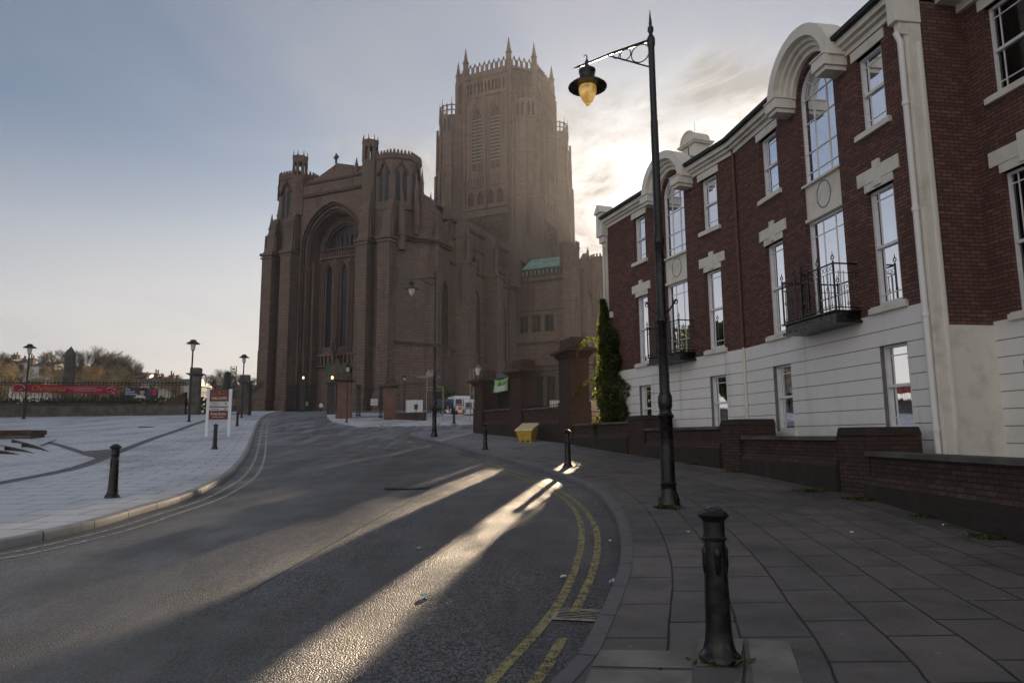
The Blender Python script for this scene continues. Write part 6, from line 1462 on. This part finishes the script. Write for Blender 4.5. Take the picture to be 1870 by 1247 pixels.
p = AY(809, 760, 80); o = thing('parked_car', 'dark blue car parked left of the white minibuses', 'car', (p.x, p.y, gz(80)-dip(p.x, 80)-.15), R(15), local=True)
m_ = MB(); prof = [(-2.1, .35), (2.1, .35), (2.15, .7), (1.9, .85), (1.1, .95), (.5, 1.42), (-1.2, 1.45), (-1.9, 1.0), (-2.15, .85)]; n = len(prof)
m_.add([(-.88, a, b) for a, b in prof]+[(.88, a, b) for a, b in prof], [(i, (i+1) % n, n+(i+1) % n, n+i) for i in range(n)]+[tuple(range(n)), tuple(range(2*n-1, n-1, -1))]); m_.build('body', M['carblue'], o, bevel=.08)
for xx in (-.89, .89):
    for yy in (-1.3, 1.35): m_ = MB(); m_.ring((xx, yy, .32), .22, .10, 'x', 16, 6); m_.build('wheel', M['black'], o, smooth=True)
m_ = MB(); m_.add([(-.75, -1.25, 1.40), (.75, -1.25, 1.40), (.78, -1.9, 1.03), (-.78, -1.9, 1.03)], [(0, 1, 2, 3)]); 
m_.v = [v+Vector((0, -.02, .03)) for v in m_.v]; m_.build('rear_window', M['autoglass'], o)
cone0 = thing('traffic_cone', 'orange traffic cone left of the minibuses, left of the pair', 'traffic cone', (0, 0, 0), local=True, group='orange traffic cones')
m_ = MB(); m_.box(-.22, .22, -.22, .22, 0, .04); m_.lathe([(.17, .04), (.04, .98), (.03, 1.0)], 0, 0, 14); m_.build('body', M['orange'], cone0); m_ = MB(); m_.lathe([(.125, .45), (.102, .65), (.09, .65)], 0, 0, 14); m_.build('band', M['white'], cone0)
for i, (px, lab) in enumerate(((817.5, None), (838.5, 'orange traffic cone in front of the minibuses, in the middle'), (842, 'orange traffic cone in front of the minibuses, rightmost'))):
    p = AY(px, 766, 57); place(cone0, (p.x, p.y, gz(57)-.12-dip(p.x, 57)), 0, lab, 1.0, first=(i == 0))
# ================================================================== MONUMENTS, HOUSES AND TREES BEHIND THE FENCE
Y = 75; p = AY(122, 735, Y); o = thing('obelisk', 'tall dark granite obelisk rising behind the crimson banner', 'monument', (p.x, Y, gz(Y)), R(20), local=True); g0 = gz(Y); zt = AY(123, 632, Y).z-g0
m_ = MB(); m_.box(-.48, .48, -.48, .48, 1.6, zt-.75, .07, .07); m_.add([(-.41, -.41, zt-.75), (.41, -.41, zt-.75), (.41, .41, zt-.75), (-.41, .41, zt-.75), (0, 0, zt)], [(0, 1, 4), (1, 2, 4), (2, 3, 4), (3, 0, 4)]); m_.build('shaft', M['stone_grey'], o); m_ = MB(); m_.box(-.75, .75, -.75, .75, -1, 1.4); m_.box(-.9, .9, -.9, .9, 1.4, 1.6); m_.build('pedestal', M['stone_grey'], o)
Y = 76; p = AY(413, 740, Y); o = thing('monument', 'rounded black memorial pillar behind the welcome sign', 'monument', (p.x, Y, gz(Y)), local=True); zt = AY(413, 678, Y).z-gz(Y)
m_ = MB(); m_.ngon(0, 0, .62, -1, zt-1.9, 8, .95); m_.lathe([(.5, zt-1.9), (.42, zt-1.2), (.38, zt-.5), (.30, zt-.12), (.1, zt)], 0, 0, 10); m_.build('shaft', M['iron_far'], o)
def house(px0, px1, yr, ye, Y, label, wall, chims, depth=9, hip=False):
    a, b = AY(px0, yr, Y), AY(px1, yr, Y); ze = AY((px0+px1)/2, ye, Y).z; g0 = 2.0; o = thing('terrace_house', label, 'house', ((a.x+b.x)/2, Y, 5), group='terrace houses beyond the cemetery')
    m_ = MB(); m_.box(a.x, b.x, Y, Y+depth, g0, ze); m_.build('wall', wall, o)
    m_ = MB(); k = (b.x-a.x)*.28 if hip else 0; m_.add([(a.x-.2, Y-.3, ze), (b.x+.2, Y-.3, ze), (b.x+.2, Y+depth+.3, ze), (a.x-.2, Y+depth+.3, ze), (a.x+k, Y+depth/2, a.z), (b.x-k, Y+depth/2, b.z)], [(0, 1, 5, 4), (1, 2, 5), (2, 3, 4, 5), (3, 0, 4), (0, 3, 2, 1)]); rf = m_.build('roof', M['slate'], o)
    for (cx_, cy_, w_, mt) in chims:
        c = AY(cx_, cy_, Y+depth/2-.5); zb = min(a.z, ze)-1.5; wh = w_/1247*Y/2; m_ = MB(); m_.box(c.x-wh, c.x+wh, c.y-.5, c.y+.5, zb, c.z-.5); m_.box(c.x-wh-.12, c.x+wh+.12, c.y-.6, c.y+.6, c.z-.5, c.z-.35)
        n = max(2, int(wh*2/.55))
        for k in range(n): m_.ngon(c.x-wh+wh*2*(k+.5)/n, c.y, .15, c.z-.35, c.z+rnd.uniform(.1, .6), 6, .8)
        m_.build('chimney', mt, rf)
    nw = max(1, int((b.x-a.x)/3))
    for k in range(nw):
        x = a.x+(b.x-a.x)*(k+.5)/nw
        for z in (ze-1.9, ze-4.8): m_ = MB(); m_.box(x-.45, x+.45, Y-.05, Y+.04, z, z+1.4); m_.build('window', M['leaded'], o)
HW, HP, BR = M['hwall'], M['hpale'], M['brick_wall']
house(-40, 22, 650, 658, 140, 'leftmost distant terrace house with a long low roof', HW, [(-20, 648, 10, HW)])
house(22, 60, 652, 662, 138, 'distant terrace house with a dark chimney left of the hooded lamp', HP, [(29, 645, 11, HW), (46, 652, 5, HW)])
house(55, 100, 656, 668, 132, 'distant house with white gable and a row of chimney pots', HP, [(60, 651, 8, HW), (81, 648, 17, HP), (96, 658, 6, HW)])
house(98, 165, 664, 672, 136, 'distant low house right behind the obelisk', HW, [(105, 660, 8, HW), (150, 661, 7, HW)])
house(163, 222, 661, 682, 126, 'distant house with broad hipped roof left of the bare treetops', HW, [(176, 661, 13, HW)], hip=True)
house(218, 262, 677, 690, 128, 'distant brown house with two chimneys below the bare trees', HW, [(223, 671, 8, BR), (240, 679, 9, HW), (257, 676, 8, HW)])
house(258, 300, 684, 697, 124, 'distant house with one tall chimney and sunlit slates', HP, [(268, 681, 6, HW), (287, 679, 8, HW)])
house(294, 348, 688, 702, 122, 'rightmost distant terrace house left of the grey stone pillar', HP, [(297, 684, 6, HW), (315, 682, 8, HW), (324, 687, 5, HW)])
house(366, 470, 700, 712, 150, 'distant low house behind the welcome sign', HW, [(392, 694, 9, HW), (430, 698, 7, HW)])
def branch_tree(h, seed, mat, spread=1.0, depth=6, dense=1.0, twig=.012):
    r2 = random.Random(seed); P = []; F = []; TP_ = []; TF = []
    def seg(p, q, r0, r1, A, B_):
        d = (q-p).normalized(); a = d.orthogonal().normalized(); b = d.cross(a); k = len(A)
        for c, r in ((p, r0), (q, r1)):
            for j in range(3): t = 2*PI*j/3; A.append(tuple(c+a*math.cos(t)*r+b*math.sin(t)*r))
        for j in range(3): B_.append((k+j, k+(j+1) % 3, k+3+(j+1) % 3, k+3+j))
    def grow(p, d, L, r, lv):
        q = p+d*L*.55+Vector((r2.gauss(0, .04), r2.gauss(0, .04), .02))*L; e = q+(d+Vector((r2.gauss(0, .15), r2.gauss(0, .15), .05))).normalized()*L*.5
        A, B_ = (TP_, TF) if lv < 2 else (P, F)
        seg(p, q, r, r*.82, A, B_); seg(q, e, r*.82, r*.62, A, B_)
        if lv >= depth: return
        n = (3 if r2.random() < .5*dense else 2)+(1 if lv > 2 else 0)
        for k in range(n):
            ax = Vector((r2.gauss(0, 1), r2.gauss(0, 1), r2.gauss(0, .4))).normalized(); nd = (d+ax*.62*spread*(1+.1*lv)+Vector((0, 0, .12))).normalized()
            s0 = e if k < 2 else q; grow(s0, nd, L*r2.uniform(.62, .82), max(twig, r*.55), lv+1)
    grow(Vector((0, 0, -.3)), Vector((r2.gauss(0, .05), r2.gauss(0, .05), 1)), h*.30, h*.018, 0)
    return P, F, TP_, TF
def tree_src(name, label, h, seed, mat, group, **k):
    o = thing(name, label, 'tree', (0, 0, 0), local=True, group=group); P, F, A, B_ = branch_tree(h, seed, mat, **k)
    m_ = MB(); m_.add(A, B_); m_.build('trunk', M['bark'], o, recalc=False); m_ = MB(); m_.add(P, F); m_.build('crown', mat, o, recalc=False); o['h0'] = sorted(p[2] for p in P)[int(len(P)*.995)]; return o
GT = 'bare winter trees beyond the fence'
tA = tree_src('bare_tree', 'dense golden bare tree at the far left behind the spiked fence', 10, 3, M['twig'], GT, spread=1.25, depth=7, twig=.016)
tB = tree_src('bare_tree', 'tall thin bare tree with upright branches just right of the obelisk', 12, 11, M['twig2'], GT, spread=.62, depth=7, twig=.012)
def tput(src, px, ytop, Y, lab, h0, first=False):
    h0 = src['h0']
    p = AY(px, 740, Y); z = gz(Y)-.5; hh = AY(px, ytop, Y).z-z; place(src, (p.x, Y, z), rnd.uniform(0, 6), lab, (hh/h0*(.95 if h0 is tA['h0'] or src is tA else .8),)*2+(hh/h0,), first=first)
locs = ['above the white disc end of the crimson banner', 'behind the leftmost hooded lamp', 'just left of the obelisk', 'directly behind the obelisk base', 'behind the middle of the crimson banner', 'below the hipped roof house', 'above the right end of the crimson banner', 'behind the gap between the two fence banners', 'behind the portrait banner', 'right of the portrait banner', 'left of the grey stone pillar', 'low against the fence ramp', 'at the picture edge, low and wide', 'in front of the house with the white gable']
xs = [22, 48, 96, 128, 150, 176, 204, 222, 250, 278, 306, 326, -20, 74]
for i, (px, lc) in enumerate(zip(xs, locs)):
    yt = 668+rnd.uniform(-4, 8) if px < 230 else 687+rnd.uniform(-4, 5)
    if i == 0: tput(tA, -8, 658, 84, None, 9.3, True)
    tput(tA, px, yt, rnd.uniform(80, 104), 'golden bare tree '+lc, 9.3)
hi = [(146, 640, None), (164, 636, 'thin bare treetop second to the right of the obelisk'), (184, 648, 'thin bare tree rising above the hipped roof'), (203, 644, 'tall thin bare tree above the hipped roof right slope'), (222, 652, 'thin bare tree above the brown house'), (240, 660, 'thin bare tree at the lower right end of the tall group'),
      (106, 638, 'thin bare tree peeping out left of the obelisk'), (392, 686, 'thin bare tree behind the welcome sign left post'), (404, 676, 'thin bare tree left of the black monument'), (432, 682, 'thin bare tree right of the stacked frame sign'), (462, 690, 'thin bare tree beside the cathedral left corner'), (6, 646, 'thin bare treetop above the leftmost roof')]
for i, (px, yt, lab) in enumerate(hi): tput(tB, px, yt, rnd.uniform(112, 120), lab, 11.2, first=(i == 0))
o = thing('hedge', 'dark clipped hedge running low behind the spiked fence below the portrait banner', 'hedge', (-38, 64, gz(64))); pts = []
for i in range(5200): pts.append(Vector((rnd.uniform(-52, -28), rnd.uniform(63, 65.5), rnd.uniform(3.4, 5.35)-.4*rnd.random()**3)))
leaves('foliage', M['bush'], o, pts, .30)
# evergreens standing beyond the left edge of the view (they mirror in the ground floor windows)
def evergreen(x, y, h, lab):
    o = thing('evergreen_tree', lab, 'tree', (x, y, gz(y)), group='evergreens west of the plaza'); pts = []
    for i in range(2600):
        t = rnd.random()**.7; z = gz(y)+h*(.12+.88*t); r = h*.36*math.sin(PI*min(1, .25+.8*(1-t)))*rnd.uniform(.4, 1); a = rnd.uniform(0, 6.28); r *= 1+.25*math.sin(a*5+t*9)
        pts.append(Vector((x+r*math.cos(a), y+r*math.sin(a), z)))
    leaves('crown', M['bush'], o, pts, .75); m_ = MB(); m_.tube([(x, y, gz(y)-.3), (x, y, gz(y)+h*.8)], .35, 7, .05); m_.build('trunk', M['bark'], o)
for i, (x, y, h) in enumerate(((-60, 60, 13), (-69, 70, 14),  (-62, 56, 14), (-53, 40, 12), (-54, 29, 13), (-52, 18, 12))): evergreen(x, y, h, 'broad dark evergreen beyond the left edge, number %s along the plaza' % ('one', 'two', 'three', 'four', 'five', 'six', 'seven')[i])

# ================================================================== HAZE
CUR = Vector((0, 0, 0))
hm = bpy.data.materials.new('winter haze'); hm.use_nodes = True; ht = hm.node_tree; ht.nodes.remove(ht.nodes['Principled BSDF'])
pv = ht.nodes.new('ShaderNodeVolumePrincipled'); pv.inputs['Color'].default_value = (.88, .89, .92, 1); pv.inputs['Density'].default_value = .00028; pv.inputs['Anisotropy'].default_value = .5
ht.links.new(pv.outputs[0], ht.nodes['Material Output'].inputs['Volume'])
m_ = MB(); m_.box(-260, 330, -62, 420, -4, 122); hz_ = m_.build('haze', hm); hz_['kind'] = 'stuff'
